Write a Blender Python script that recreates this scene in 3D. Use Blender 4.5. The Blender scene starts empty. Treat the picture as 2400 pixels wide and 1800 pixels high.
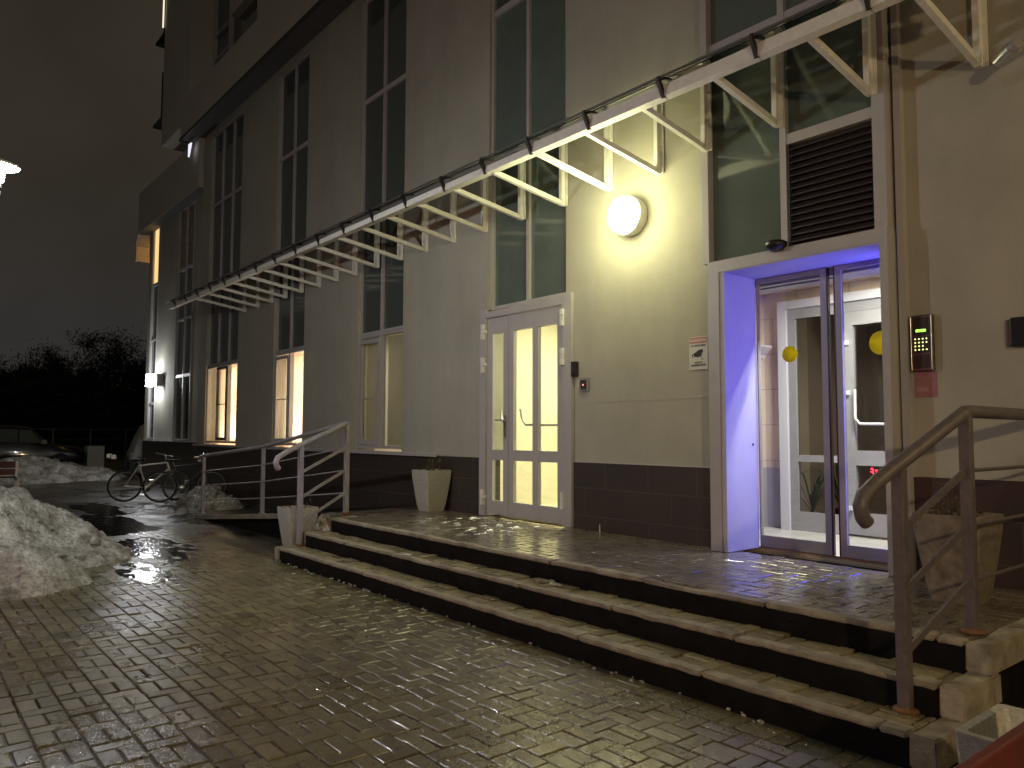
import bpy, bmesh, math, random
import numpy as np
from mathutils import Vector, Matrix, noise
R = math.radians
rnd = random.Random(7)
S = bpy.context.scene
COL = S.collection

# ------------------------------------------------------------------ camera
CAM = Vector((0.0, -6.0207, 1.5))
pitch, roll, yaw = R(3.65), R(-0.15), R(39.2)
fwdh = Vector((-math.cos(yaw), math.sin(yaw), 0)); up0 = Vector((0, 0, 1))
rt = fwdh.cross(up0); fw = fwdh*math.cos(pitch)+up0*math.sin(pitch); up = rt.cross(fw)
r2 = rt*math.cos(roll)-up*math.sin(roll); u2 = up*math.cos(roll)+rt*math.sin(roll)
cd = bpy.data.cameras.new('camera'); cam = bpy.data.objects.new('camera', cd); COL.objects.link(cam)
cam.matrix_world = Matrix(((r2.x, u2.x, -fw.x, CAM.x), (r2.y, u2.y, -fw.y, CAM.y), (r2.z, u2.z, -fw.z, CAM.z), (0, 0, 0, 1)))
cd.sensor_width = 36; cd.lens = 36*1800/2400; cd.clip_end = 600; cd.clip_start = 0.05
S.camera = cam
# ------------------------------------------------------------------ world: overcast city night sky
w = bpy.data.worlds.new('World'); S.world = w; w.use_nodes = True
nt = w.node_tree; bg = nt.nodes['Background']
tc = nt.nodes.new('ShaderNodeTexCoord'); sx = nt.nodes.new('ShaderNodeSeparateXYZ'); nt.links.new(tc.outputs['Generated'], sx.inputs[0])
ns = nt.nodes.new('ShaderNodeTexNoise'); ns.inputs['Scale'].default_value = 2.2; ns.inputs['Detail'].default_value = 3
nt.links.new(tc.outputs['Generated'], ns.inputs['Vector'])
ad = nt.nodes.new('ShaderNodeMath'); ad.operation = 'MULTIPLY_ADD'; ad.inputs[1].default_value = 0.22; nt.links.new(ns.outputs['Fac'], ad.inputs[0]); nt.links.new(sx.outputs['Z'], ad.inputs[2])
cr = nt.nodes.new('ShaderNodeValToRGB'); nt.links.new(ad.outputs[0], cr.inputs[0])
e = cr.color_ramp.elements
e[0].position = 0.05; e[0].color = (0.036, 0.031, 0.031, 1)
e[1].position = 0.75; e[1].color = (0.032, 0.0245, 0.0165, 1)
m_ = e.new(0.24); m_.color = (0.027, 0.025, 0.024, 1)
m_ = e.new(0.42); m_.color = (0.029, 0.024, 0.017, 1)
nt.links.new(cr.outputs[0], bg.inputs[0]); n9 = nt.nodes.new('ShaderNodeTexNoise'); n9.inputs['Scale'].default_value = 3.5; n9.inputs['Detail'].default_value = 5; nt.links.new(tc.outputs['Generated'], n9.inputs['Vector'])
r9 = nt.nodes.new('ShaderNodeMapRange'); r9.inputs[1].default_value = .3; r9.inputs[2].default_value = .7; r9.inputs[3].default_value = .85; r9.inputs[4].default_value = 1.35; nt.links.new(n9.outputs['Fac'], r9.inputs[0]); nt.links.new(r9.outputs[0], bg.inputs[1])
S.view_settings.view_transform = 'Standard'; S.view_settings.look = 'None'; S.view_settings.exposure = 0; S.view_settings.gamma = 1

# ------------------------------------------------------------------ helpers
def tag(o, label=None, cat=None, group=None, kind=None):
    if label: o['label'] = label
    if cat: o['category'] = cat
    if group: o['group'] = group
    if kind: o['kind'] = kind
    return o
def thing(name, loc, label, cat, group=None, rz=0):
    o = bpy.data.objects.new(name, None); COL.objects.link(o); o.location = loc; o.rotation_euler.z = rz
    o.empty_display_size = 0.1
    return tag(o, label, cat, group)
def copy_tree(o, parent=None):
    c = o.copy(); COL.objects.link(c)
    if parent: c.parent = parent
    for ch in [x for x in bpy.data.objects if x.parent == o and x is not c]:
        copy_tree(ch, c)
    return c
class MB:
    def __init__(s): s.v = []; s.f = []; s.sm = []
    def add(s, vs, fs, smooth=False):
        b = len(s.v); s.v += [tuple(p) for p in vs]; s.f += [tuple(b+i for i in f) for f in fs]; s.sm += [smooth]*len(fs); return s
    def box(s, x0, x1, y0, y1, z0, z1, M=None):
        v = [Vector(p) for p in ((x0,y0,z0),(x1,y0,z0),(x1,y1,z0),(x0,y1,z0),(x0,y0,z1),(x1,y0,z1),(x1,y1,z1),(x0,y1,z1))]
        if M: v = [M @ p for p in v]
        return s.add(v, [(0,3,2,1),(4,5,6,7),(0,1,5,4),(1,2,6,5),(2,3,7,6),(3,0,4,7)])
    def bbox(s, x0, x1, y0, y1, z0, z1, b=0.004):   # bevelled box
        bm = bmesh.new(); bmesh.ops.create_cube(bm, size=1)
        for v in bm.verts: v.co = Vector(((x0+x1)/2+v.co.x*(x1-x0), (y0+y1)/2+v.co.y*(y1-y0), (z0+z1)/2+v.co.z*(z1-z0)))
        bmesh.ops.bevel(bm, geom=bm.edges[:], offset=b, segments=2, affect='EDGES', profile=0.5)
        return s.bm(bm)
    def bm(s, bm, smooth=False):
        bm.verts.index_update(); s.add([v.co.copy() for v in bm.verts], [[v.index for v in f.verts] for f in bm.faces], smooth); bm.free(); return s
    def bar(s, a, b, w, h, upv=(0,0,1)):   # rectangular bar from a to b
        a = Vector(a); b = Vector(b); d = (b-a).normalized(); u = Vector(upv)
        if abs(d.dot(u)) > 0.99: u = Vector((0,1,0))
        sd = d.cross(u).normalized(); u = sd.cross(d)
        q = [sd*(-w/2)+u*(-h/2), sd*(w/2)+u*(-h/2), sd*(w/2)+u*(h/2), sd*(-w/2)+u*(h/2)]
        return s.add([a+p for p in q]+[b+p for p in q], [(3,2,1,0),(4,5,6,7),(0,1,5,4),(1,2,6,5),(2,3,7,6),(3,0,4,7)])
    def tube(s, pts, r, n=10, closed=False):
        pts = [Vector(p) for p in pts]; rs = r if isinstance(r, (list, tuple)) else [r]*len(pts); N = len(pts)
        rings = []; ref = None
        for i, p in enumerate(pts):
            if closed: d = (pts[(i+1) % N]-pts[i-1]).normalized()
            else: d = (pts[min(i+1, N-1)]-pts[max(i-1, 0)]).normalized()
            if ref is None: ref = Vector((0,0,1)) if abs(d.z) < .9 else Vector((0,1,0))
            a = d.cross(ref).normalized(); ref = a.cross(d)
            rings.append([p+(a*math.cos(2*math.pi*k/n)+ref*math.sin(2*math.pi*k/n))*rs[i] for k in range(n)])
        v = [q for g in rings for q in g]; f = []
        for i in range(N if closed else N-1):
            for k in range(n):
                j = (i+1) % N; f.append((i*n+k, i*n+(k+1) % n, j*n+(k+1) % n, j*n+k))
        s.add(v, f, True)
        if not closed: s.add(rings[0], [tuple(range(n))[::-1]]); s.add(rings[-1], [tuple(range(n))])
        return s
    def lathe(s, prof, n=32, M=None, c=(0,0,0)):   # prof: (r,z)
        v = []; f = []; M = M or Matrix.Identity(4)
        for r, z in prof:
            for k in range(n):
                t = 2*math.pi*k/n; v.append(M @ Vector((r*math.cos(t), r*math.sin(t), z)) + Vector(c))
        for i in range(len(prof)-1):
            for k in range(n): f.append((i*n+k, i*n+(k+1) % n, (i+1)*n+(k+1) % n, (i+1)*n+k))
        return s.add(v, f, True)
    def prism(s, poly, y0, y1, plane='xz'):
        n = len(poly)
        def P(a, b, c): return (a, c, b) if plane == 'xz' else ((c, a, b) if plane == 'yz' else (a, b, c))
        v = [P(a, b, y0) for a, b in poly]+[P(a, b, y1) for a, b in poly]
        f = [tuple(range(n)), tuple(range(2*n-1, n-1, -1))]+[(i, i+n, (i+1) % n+n, (i+1) % n) for i in range(n)]
        return s.add(v, f)
    def build(s, name, mat, parent=None, recalc=True):
        me = bpy.data.meshes.new(name); me.from_pydata(s.v, [], s.f); me.materials.append(mat)
        me.polygons.foreach_set('use_smooth', s.sm)
        if recalc:
            bm = bmesh.new(); bm.from_mesh(me); bmesh.ops.recalc_face_normals(bm, faces=bm.faces); bm.to_mesh(me); bm.free()
        me.update()
        o = bpy.data.objects.new(name, me); COL.objects.link(o)
        if parent:
            o.parent = parent; o.matrix_parent_inverse = Matrix.Identity(4)
        return o
def local(parent_loc):  # translate a builder into a thing's local space
    return Vector(parent_loc)
def shift(mb, d):
    mb.v = [tuple(Vector(p)-Vector(d)) for p in mb.v]; return mb

# ------------------------------------------------------------------ materials
def mat(name, col, rough=0.5, metal=0.0, spec=0.5, noise_amt=0.0, nscale=8.0, bump=0.0, bscale=40.0, rvar=0.0, emit=None, estr=0.0, col2=None, trans=0.0, coat=0.0, sub=None):
    m = bpy.data.materials.new(name); m.use_nodes = True; t = m.node_tree; N = t.nodes; L = t.links
    p = N['Principled BSDF']
    p.inputs['Base Color'].default_value = (*col, 1); p.inputs['Roughness'].default_value = rough
    p.inputs['Metallic'].default_value = metal; p.inputs['Specular IOR Level'].default_value = spec
    if coat: p.inputs['Coat Weight'].default_value = coat; p.inputs['Coat Roughness'].default_value = 0.05
    if emit: p.inputs['Emission Color'].default_value = (*emit, 1); p.inputs['Emission Strength'].default_value = estr
    if trans: p.inputs['Transmission Weight'].default_value = trans
    g = N.new('ShaderNodeTexCoord')
    if noise_amt or col2:
        n = N.new('ShaderNodeTexNoise'); n.inputs['Scale'].default_value = nscale; n.inputs['Detail'].default_value = 8; n.inputs['Roughness'].default_value = 0.65
        L.new(g.outputs['Object'], n.inputs['Vector'])
        r = N.new('ShaderNodeMapRange'); r.inputs[1].default_value = 0.32; r.inputs[2].default_value = 0.68; L.new(n.outputs['Fac'], r.inputs[0])
        mx = N.new('ShaderNodeMix'); mx.data_type = 'RGBA'; L.new(r.outputs[0], mx.inputs[0])
        c2 = col2 or tuple(c*(1-noise_amt) for c in col); c1 = col if col2 else tuple(min(1, c*(1+noise_amt)) for c in col)
        mx.inputs[6].default_value = (*c2, 1); mx.inputs[7].default_value = (*c1, 1)
        L.new(mx.outputs[2], p.inputs['Base Color'])
        if rvar:
            r3 = N.new('ShaderNodeMapRange'); r3.inputs[1].default_value = 0.3; r3.inputs[2].default_value = 0.7
            r3.inputs[3].default_value = max(0.03, rough-rvar); r3.inputs[4].default_value = rough+rvar; L.new(n.outputs['Fac'], r3.inputs[0]); L.new(r3.outputs[0], p.inputs['Roughness'])
    if bump:
        b = N.new('ShaderNodeBump'); b.inputs['Strength'].default_value = bump; b.inputs['Distance'].default_value = 0.01
        n2 = N.new('ShaderNodeTexNoise'); n2.inputs['Scale'].default_value = bscale; n2.inputs['Detail'].default_value = 6
        L.new(g.outputs['Object'], n2.inputs['Vector']); L.new(n2.outputs['Fac'], b.inputs['Height']); L.new(b.outputs[0], p.inputs['Normal'])
    return m
def ndoc(m): return m.node_tree.nodes, m.node_tree.links, m.node_tree.nodes['Principled BSDF']
def glass_mat(name, tint=(0.9, 0.93, 0.92), refl=1.0):
    m = bpy.data.materials.new(name); m.use_nodes = True; N = m.node_tree.nodes; L = m.node_tree.links; N.clear()
    o = N.new('ShaderNodeOutputMaterial'); tr = N.new('ShaderNodeBsdfTransparent'); tr.inputs[0].default_value = (*tint, 1)
    gl = N.new('ShaderNodeBsdfGlossy'); gl.inputs['Roughness'].default_value = 0.01; gl.inputs[0].default_value = (refl, refl, refl, 1)
    lw = N.new('ShaderNodeFresnel'); ge = N.new('ShaderNodeNewGeometry'); ir = N.new('ShaderNodeMapRange'); ir.inputs[3].default_value = 1.5; ir.inputs[4].default_value = 1/1.5; L.new(ge.outputs['Backfacing'], ir.inputs[0]); L.new(ir.outputs[0], lw.inputs[0])
    mx = N.new('ShaderNodeMixShader'); L.new(lw.outputs[0], mx.inputs[0]); L.new(tr.outputs[0], mx.inputs[1]); L.new(gl.outputs[0], mx.inputs[2]); L.new(mx.outputs[0], o.inputs[0])
    return m

M = {}
M['plaster'] = mat('plaster', (0.40, 0.385, 0.32), 0.85, noise_amt=0.10, nscale=1.1, bump=0.25, bscale=160)
_N, _L, _p = ndoc(M['plaster']); _src = _p.inputs['Base Color'].links[0].from_socket
_g = _N.new('ShaderNodeTexCoord'); _mp = _N.new('ShaderNodeMapping'); _mp.inputs['Scale'].default_value = (1.7, 1.7, .45); _L.new(_g.outputs['Object'], _mp.inputs[0])
_n = _N.new('ShaderNodeTexNoise'); _n.inputs['Scale'].default_value = 1.0; _n.inputs['Detail'].default_value = 8; _n.inputs['Roughness'].default_value = .7; _L.new(_mp.outputs[0], _n.inputs['Vector'])
_n2 = _N.new('ShaderNodeTexNoise'); _n2.inputs['Scale'].default_value = 90; _n2.inputs['Detail'].default_value = 3; _L.new(_g.outputs['Object'], _n2.inputs['Vector'])
_r = _N.new('ShaderNodeMapRange'); _r.inputs[1].default_value = .28; _r.inputs[2].default_value = .6; _r.inputs[3].default_value = .90; _r.inputs[4].default_value = 1.03; _L.new(_n.outputs['Fac'], _r.inputs[0])
_r2 = _N.new('ShaderNodeMapRange'); _r2.inputs[3].default_value = .86; _r2.inputs[4].default_value = 1.14; _L.new(_n2.outputs['Fac'], _r2.inputs[0])
_m = _N.new('ShaderNodeMath'); _m.operation = 'MULTIPLY'; _L.new(_r.outputs[0], _m.inputs[0]); _L.new(_r2.outputs[0], _m.inputs[1])
_s = _N.new('ShaderNodeVectorMath'); _s.operation = 'SCALE'; _L.new(_src, _s.inputs[0]); _L.new(_m.outputs[0], _s.inputs['Scale']); _L.new(_s.outputs[0], _p.inputs['Base Color'])
M['upper'] = mat('upper_cladding', (0.50, 0.47, 0.40), 0.85, noise_amt=0.06, nscale=0.8, bump=0.1, bscale=60)
M['frame'] = mat('light_grey_aluminium', (0.44, 0.42, 0.43), 0.42, noise_amt=0.05, nscale=5)
M['frame_dark'] = mat('silver_grey_door_rail', (0.30, 0.29, 0.28), 0.45, noise_amt=0.08, nscale=6)
M['white'] = mat('white_painted_steel', (0.78, 0.78, 0.74), 0.4, noise_amt=0.06, nscale=9)
M['bracket'] = mat('off_white_bracket_paint', (0.80, 0.79, 0.74), 0.45, noise_amt=0.08, nscale=14)
M['darkglass'] = mat('dark_window_glass', (0.078, 0.092, 0.085), 0.03, spec=0.8)
M['glass'] = glass_mat('clear_glass')
M['canopyglass'] = glass_mat('smoked_canopy_glass', (0.55, 0.58, 0.56))
M['clamp'] = mat('black_clamp', (0.025, 0.022, 0.022), 0.5)
M['black'] = mat('black_plastic', (0.012, 0.012, 0.013), 0.35)
M['rail'] = mat('grey_railing_paint', (0.30, 0.28, 0.30), 0.42, noise_amt=0.12, nscale=18, bump=0.08, bscale=120)
M['rail_dark'] = mat('worn_shaded_rail_paint', (0.115, 0.10, 0.105), 0.45, noise_amt=0.25, nscale=22, bump=0.12, bscale=90)  # darker rail copy: wear plus weaker light kept in the colour
M['rust'] = mat('rusty_base', (0.16, 0.075, 0.035), 0.75, noise_amt=0.5, nscale=40, bump=0.5, bscale=90)
M['concrete'] = mat('speckled_concrete', (0.42, 0.41, 0.37), 0.8, noise_amt=0.28, nscale=55, bump=0.35, bscale=120)
M['kerb'] = mat('worn_kerb_concrete', (0.42, 0.38, 0.29), 0.5, col2=(0.16, 0.14, 0.11), nscale=7, bump=0.6, bscale=70, rvar=0.18)
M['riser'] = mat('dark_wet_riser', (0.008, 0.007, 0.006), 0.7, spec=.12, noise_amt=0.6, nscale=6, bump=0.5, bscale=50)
M['soil'] = mat('dark_soil', (0.015, 0.012, 0.01), 0.95, bump=0.8, bscale=40)
M['red'] = mat('dark_red_slat_paint', (0.10, 0.018, 0.012), 0.45, noise_amt=0.25, nscale=12, bump=0.1, bscale=60)
M['rubber'] = mat('black_rubber', (0.012, 0.012, 0.012), 0.7)
M['chrome'] = mat('worn_steel', (0.6, 0.6, 0.6), 0.3, metal=1.0)
M['stalks'] = mat('dry_stalks', (0.10, 0.075, 0.04), 0.9)
M['leaf'] = mat('green_leaf', (0.05, 0.12, 0.03), 0.5)
M['vestfloor'] = mat('pale_floor_tiles', (0.55, 0.53, 0.48), 0.35, noise_amt=0.2, nscale=5)
M['hall'] = mat('cream_hall_wall', (0.78, 0.74, 0.58), 0.8, noise_amt=0.03, nscale=2)
M['peach'] = mat('peach_room_wall', (0.78, 0.60, 0.47), 0.85, noise_amt=0.05, nscale=2)
M['blind'] = mat('beige_roller_blind', (0.62, 0.58, 0.45), 0.9, noise_amt=0.08, nscale=4)
M['yellow'] = mat('yellow_sticker', (0.85, 0.72, 0.0), 0.5)
_t = M['yellow'].node_tree; _a = _t.nodes.new('ShaderNodeBsdfTranslucent'); _a.inputs[0].default_value = (.95, .85, .0, 1); _m = _t.nodes.new('ShaderNodeMixShader'); _m.inputs[0].default_value = .6; _t.links.new(_t.nodes['Principled BSDF'].outputs[0], _m.inputs[1]); _t.links.new(_a.outputs[0], _m.inputs[2]); _t.links.new(_m.outputs[0], _t.nodes['Material Output'].inputs[0])
M['bark'] = mat('dark_bark', (0.02, 0.017, 0.013), 0.95)
M['twig'] = mat('dark_twigs', (0.016, 0.014, 0.011), 0.95)

M['lampglass'] = mat('lamplit_teal_glass', (0.12, 0.15, 0.135), 0.05, spec=1.0, noise_amt=.12, nscale=2)  # lighter copy of the dark panes, nearby lamp glow in its colour
# brick joints texture for plinth tiles
def tile_mat(name, c, joint, bw, bh, rough=0.5, mortar=0.006, off=0.5, nz=0.12):
    m = bpy.data.materials.new(name); m.use_nodes = True; N, L, p = ndoc(m)
    g = N.new('ShaderNodeTexCoord'); sp = N.new('ShaderNodeSeparateXYZ'); cb = N.new('ShaderNodeCombineXYZ'); L.new(g.outputs['Object'], sp.inputs[0])
    a = N.new('ShaderNodeMath'); a.operation = 'ADD'; L.new(sp.outputs['X'], a.inputs[0]); L.new(sp.outputs['Y'], a.inputs[1])
    L.new(a.outputs[0], cb.inputs[0]); L.new(sp.outputs['Z'], cb.inputs[1])
    b = N.new('ShaderNodeTexBrick'); b.offset = off; b.inputs['Scale'].default_value = 1; b.inputs['Brick Width'].default_value = bw; b.inputs['Row Height'].default_value = bh
    b.inputs['Mortar Size'].default_value = mortar; b.inputs['Color1'].default_value = (*c, 1); b.inputs['Color2'].default_value = (*[x*(1-nz) for x in c], 1); b.inputs['Mortar'].default_value = (*joint, 1)
    L.new(cb.outputs[0], b.inputs['Vector'])
    n = N.new('ShaderNodeTexNoise'); n.inputs['Scale'].default_value = 3; n.inputs['Detail'].default_value = 7; L.new(g.outputs['Object'], n.inputs['Vector'])
    mp = N.new('ShaderNodeMapRange'); mp.inputs[3].default_value = 0.75; mp.inputs[4].default_value = 1.2; L.new(n.outputs['Fac'], mp.inputs[0])
    mx = N.new('ShaderNodeVectorMath'); mx.operation = 'SCALE'; L.new(b.outputs['Color'], mx.inputs[0]); L.new(mp.outputs[0], mx.inputs['Scale'])
    L.new(mx.outputs[0], p.inputs['Base Color']); p.inputs['Roughness'].default_value = rough
    bp = N.new('ShaderNodeBump'); bp.inputs['Distance'].default_value = 0.004; bp.invert = True; bp.inputs['Strength'].default_value = 0.7; L.new(b.outputs['Fac'], bp.inputs['Height']); L.new(bp.outputs[0], p.inputs['Normal'])
    return m
M['plinth'] = tile_mat('dark_plinth_tiles', (0.05, 0.038, 0.032), (0.085, 0.07, 0.06), 0.6, 0.3, 0.45, 0.005)
M['vesttile'] = tile_mat('beige_wall_tiles', (0.62, 0.5, 0.36), (0.40, 0.32, 0.24), 0.6, 0.4, 0.35, 0.006, 0.5, 0.06)

# pavers
def paver_mat(name, base, base2, wet=0.5, grit=1.0, film=.13, fbump=.5):
    m = bpy.data.materials.new(name); m.use_nodes = True; N, L, p = ndoc(m)
    g = N.new('ShaderNodeTexCoord'); at = N.new('ShaderNodeAttribute'); at.attribute_name = 'tint'
    mx = N.new('ShaderNodeMix'); mx.data_type = 'RGBA'; L.new(at.outputs['Fac'], mx.inputs[0]); mx.inputs[6].default_value = (*base, 1); mx.inputs[7].default_value = (*base2, 1)
    n = N.new('ShaderNodeTexNoise'); n.inputs['Scale'].default_value = 1.1; n.inputs['Detail'].default_value = 9; n.inputs['Roughness'].default_value = 0.7; L.new(g.outputs['Object'], n.inputs['Vector'])
    n2 = N.new('ShaderNodeTexNoise'); n2.inputs['Scale'].default_value = 26; n2.inputs['Detail'].default_value = 8; n2.inputs['Roughness'].default_value = 0.75; L.new(g.outputs['Object'], n2.inputs['Vector'])
    mp = N.new('ShaderNodeMapRange'); mp.inputs[1].default_value = .25; mp.inputs[2].default_value = .75; mp.inputs[3].default_value = 0.5; mp.inputs[4].default_value = 1.5; L.new(n2.outputs['Fac'], mp.inputs[0])
    sc = N.new('ShaderNodeVectorMath'); sc.operation = 'SCALE'; L.new(mx.outputs[2], sc.inputs[0]); L.new(mp.outputs[0], sc.inputs['Scale'])
    # black grit specks
    vo = N.new('ShaderNodeTexVoronoi'); vo.inputs['Scale'].default_value = 38; vo.inputs['Randomness'].default_value = 1; L.new(g.outputs['Object'], vo.inputs['Vector'])
    lt = N.new('ShaderNodeMath'); lt.operation = 'LESS_THAN'; L.new(vo.outputs['Distance'], lt.inputs[0])
    n4 = N.new('ShaderNodeTexNoise'); n4.inputs['Scale'].default_value = 1.7; L.new(g.outputs['Object'], n4.inputs['Vector'])
    th = N.new('ShaderNodeMapRange'); th.inputs[1].default_value = .42; th.inputs[2].default_value = .68; th.inputs[3].default_value = 0.0; th.inputs[4].default_value = 0.33*grit; L.new(n4.outputs['Fac'], th.inputs[0]); L.new(th.outputs[0], lt.inputs[1])
    mg = N.new('ShaderNodeMix'); mg.data_type = 'RGBA'; L.new(lt.outputs[0], mg.inputs[0]); L.new(sc.outputs[0], mg.inputs[6]); mg.inputs[7].default_value = (0.012, 0.011, 0.009, 1)
    L.new(mg.outputs[2], p.inputs['Base Color'])
    rr = N.new('ShaderNodeMapRange'); rr.inputs[1].default_value = .35; rr.inputs[2].default_value = .62; rr.inputs[3].default_value = 0.62-0.5*wet; rr.inputs[4].default_value = 0.78-0.35*wet; L.new(n.outputs['Fac'], rr.inputs[0])
    ra = N.new('ShaderNodeMath'); ra.operation = 'MULTIPLY_ADD'; L.new(n2.outputs['Fac'], ra.inputs[0]); ra.inputs[1].default_value = 0.22; L.new(rr.outputs[0], ra.inputs[2])
    rs = N.new('ShaderNodeMath'); rs.operation = 'SUBTRACT'; L.new(ra.outputs[0], rs.inputs[0]); rs.inputs[1].default_value = 0.11
    L.new(rs.outputs[0], p.inputs['Roughness']); p.inputs['Specular IOR Level'].default_value = 0.6
    b = N.new('ShaderNodeBump'); b.inputs['Strength'].default_value = 0.55; b.inputs['Distance'].default_value = 0.006
    ma = N.new('ShaderNodeMath'); ma.operation = 'MULTIPLY_ADD'; L.new(lt.outputs[0], ma.inputs[0]); ma.inputs[1].default_value = 0.5; L.new(n2.outputs['Fac'], ma.inputs[2])
    L.new(ma.outputs[0], b.inputs['Height']); L.new(b.outputs[0], p.inputs['Normal'])
    # film of water with tiny grains standing in it
    n5 = N.new('ShaderNodeTexNoise'); n5.inputs['Scale'].default_value = 0.75; n5.inputs['Detail'].default_value = 5; L.new(g.outputs['Object'], n5.inputs['Vector'])
    cw = N.new('ShaderNodeMapRange'); cw.inputs[1].default_value = .40; cw.inputs[2].default_value = .56; cw.inputs[3].default_value = .15; cw.inputs[4].default_value = wet; L.new(n5.outputs['Fac'], cw.inputs[0]); L.new(cw.outputs[0], p.inputs['Coat Weight'])
    p.inputs['Coat Roughness'].default_value = film; p.inputs['Coat IOR'].default_value = 2.3
    if fbump > .3:   # wet patch with standing grit in front of the steps
        dv = N.new('ShaderNodeVectorMath'); dv.operation = 'DISTANCE'; L.new(g.outputs['Object'], dv.inputs[0]); dv.inputs[1].default_value = (-2.7, -3.3, 0)
        dm_ = N.new('ShaderNodeMapRange'); dm_.inputs[1].default_value = 1.0; dm_.inputs[2].default_value = 2.9; dm_.inputs[3].default_value = .30; dm_.inputs[4].default_value = 0; L.new(dv.outputs['Value'], dm_.inputs[0])
        da = N.new('ShaderNodeMath'); da.operation = 'ADD'; L.new(dm_.outputs[0], da.inputs[0]); L.new(n5.outputs['Fac'], da.inputs[1]); L.new(da.outputs[0], cw.inputs[0])
        L.remove(cw.inputs[0].links[0]); L.new(da.outputs[0], cw.inputs[0])
    n6 = N.new('ShaderNodeTexNoise'); n6.inputs['Scale'].default_value = 100; n6.inputs['Detail'].default_value = 2; L.new(g.outputs['Object'], n6.inputs['Vector'])
    b6 = N.new('ShaderNodeBump'); b6.inputs['Strength'].default_value = fbump; b6.inputs['Distance'].default_value = 0.006; L.new(n6.outputs['Fac'], b6.inputs['Height']); L.new(b6.outputs[0], p.inputs['Coat Normal'])
    return m
M['paver'] = paver_mat('wet_pavers', (0.165, 0.148, 0.074), (0.080, 0.066, 0.036), 0.9)
M['paver_p'] = paver_mat('platform_pavers', (0.17, 0.145, 0.10), (0.10, 0.08, 0.058), 0.95, 0.35, .16, .12)
M['paver_s'] = paver_mat('tread_pavers', (0.30, 0.26, 0.15), (0.13, 0.105, 0.06), 0.5, 1.0)

def snow_mat():
    m = bpy.data.materials.new('dirty_snow'); m.use_nodes = True; N, L, p = ndoc(m)
    g = N.new('ShaderNodeTexCoord')
    n = N.new('ShaderNodeTexNoise'); n.inputs['Scale'].default_value = 3.2; n.inputs['Detail'].default_value = 12; n.inputs['Roughness'].default_value = 0.72; L.new(g.outputs['Object'], n.inputs['Vector'])
    c = N.new('ShaderNodeValToRGB'); L.new(n.outputs['Fac'], c.inputs[0]); el = c.color_ramp.elements
    el[0].position = .34; el[0].color = (0.10, 0.085, 0.06, 1); el[1].position = .64; el[1].color = (0.72, 0.71, 0.66, 1)
    k = el.new(.46); k.color = (0.34, 0.325, 0.28, 1)
    n3 = N.new('ShaderNodeTexNoise'); n3.inputs['Scale'].default_value = 16; n3.inputs['Detail'].default_value = 10; n3.inputs['Roughness'].default_value = .8; L.new(g.outputs['Object'], n3.inputs['Vector'])
    m3 = N.new('ShaderNodeMapRange'); m3.inputs[1].default_value = .40; m3.inputs[2].default_value = .54; m3.inputs[3].default_value = .42; m3.inputs[4].default_value = 1.0; L.new(n3.outputs['Fac'], m3.inputs[0])
    sc3 = N.new('ShaderNodeVectorMath'); sc3.operation = 'SCALE'; L.new(c.outputs[0], sc3.inputs[0]); L.new(m3.outputs[0], sc3.inputs['Scale'])
    L.new(sc3.outputs[0], p.inputs['Base Color']); p.inputs['Roughness'].default_value = 0.5
    n2 = N.new('ShaderNodeTexNoise'); n2.inputs['Scale'].default_value = 30; n2.inputs['Detail'].default_value = 10; L.new(g.outputs['Object'], n2.inputs['Vector'])
    b = N.new('ShaderNodeBump'); b.inputs['Strength'].default_value = 1.0; b.inputs['Distance'].default_value = 0.03; L.new(n2.outputs['Fac'], b.inputs['Height']); L.new(b.outputs[0], p.inputs['Normal'])
    return m
M['snow'] = snow_mat()
def water_mat():
    m = bpy.data.materials.new('puddle_water'); m.use_nodes = True; N, L, p = ndoc(m)
    p.inputs['Base Color'].default_value = (0.012, 0.011, 0.009, 1); p.inputs['Roughness'].default_value = 0.07; p.inputs['Specular IOR Level'].default_value = 0.9
    g = N.new('ShaderNodeTexCoord'); mpg = N.new('ShaderNodeMapping'); L.new(g.outputs['Object'], mpg.inputs[0]); mpg.inputs['Scale'].default_value = (6, 11, 1)
    n = N.new('ShaderNodeTexNoise'); n.inputs['Scale'].default_value = 1.0; n.inputs['Detail'].default_value = 4; L.new(mpg.outputs[0], n.inputs['Vector'])
    b = N.new('ShaderNodeBump'); b.inputs['Strength'].default_value = 0.35; b.inputs['Distance'].default_value = 0.02; L.new(n.outputs['Fac'], b.inputs['Height']); L.new(b.outputs[0], p.inputs['Normal'])
    return m
M['water'] = water_mat()
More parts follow.
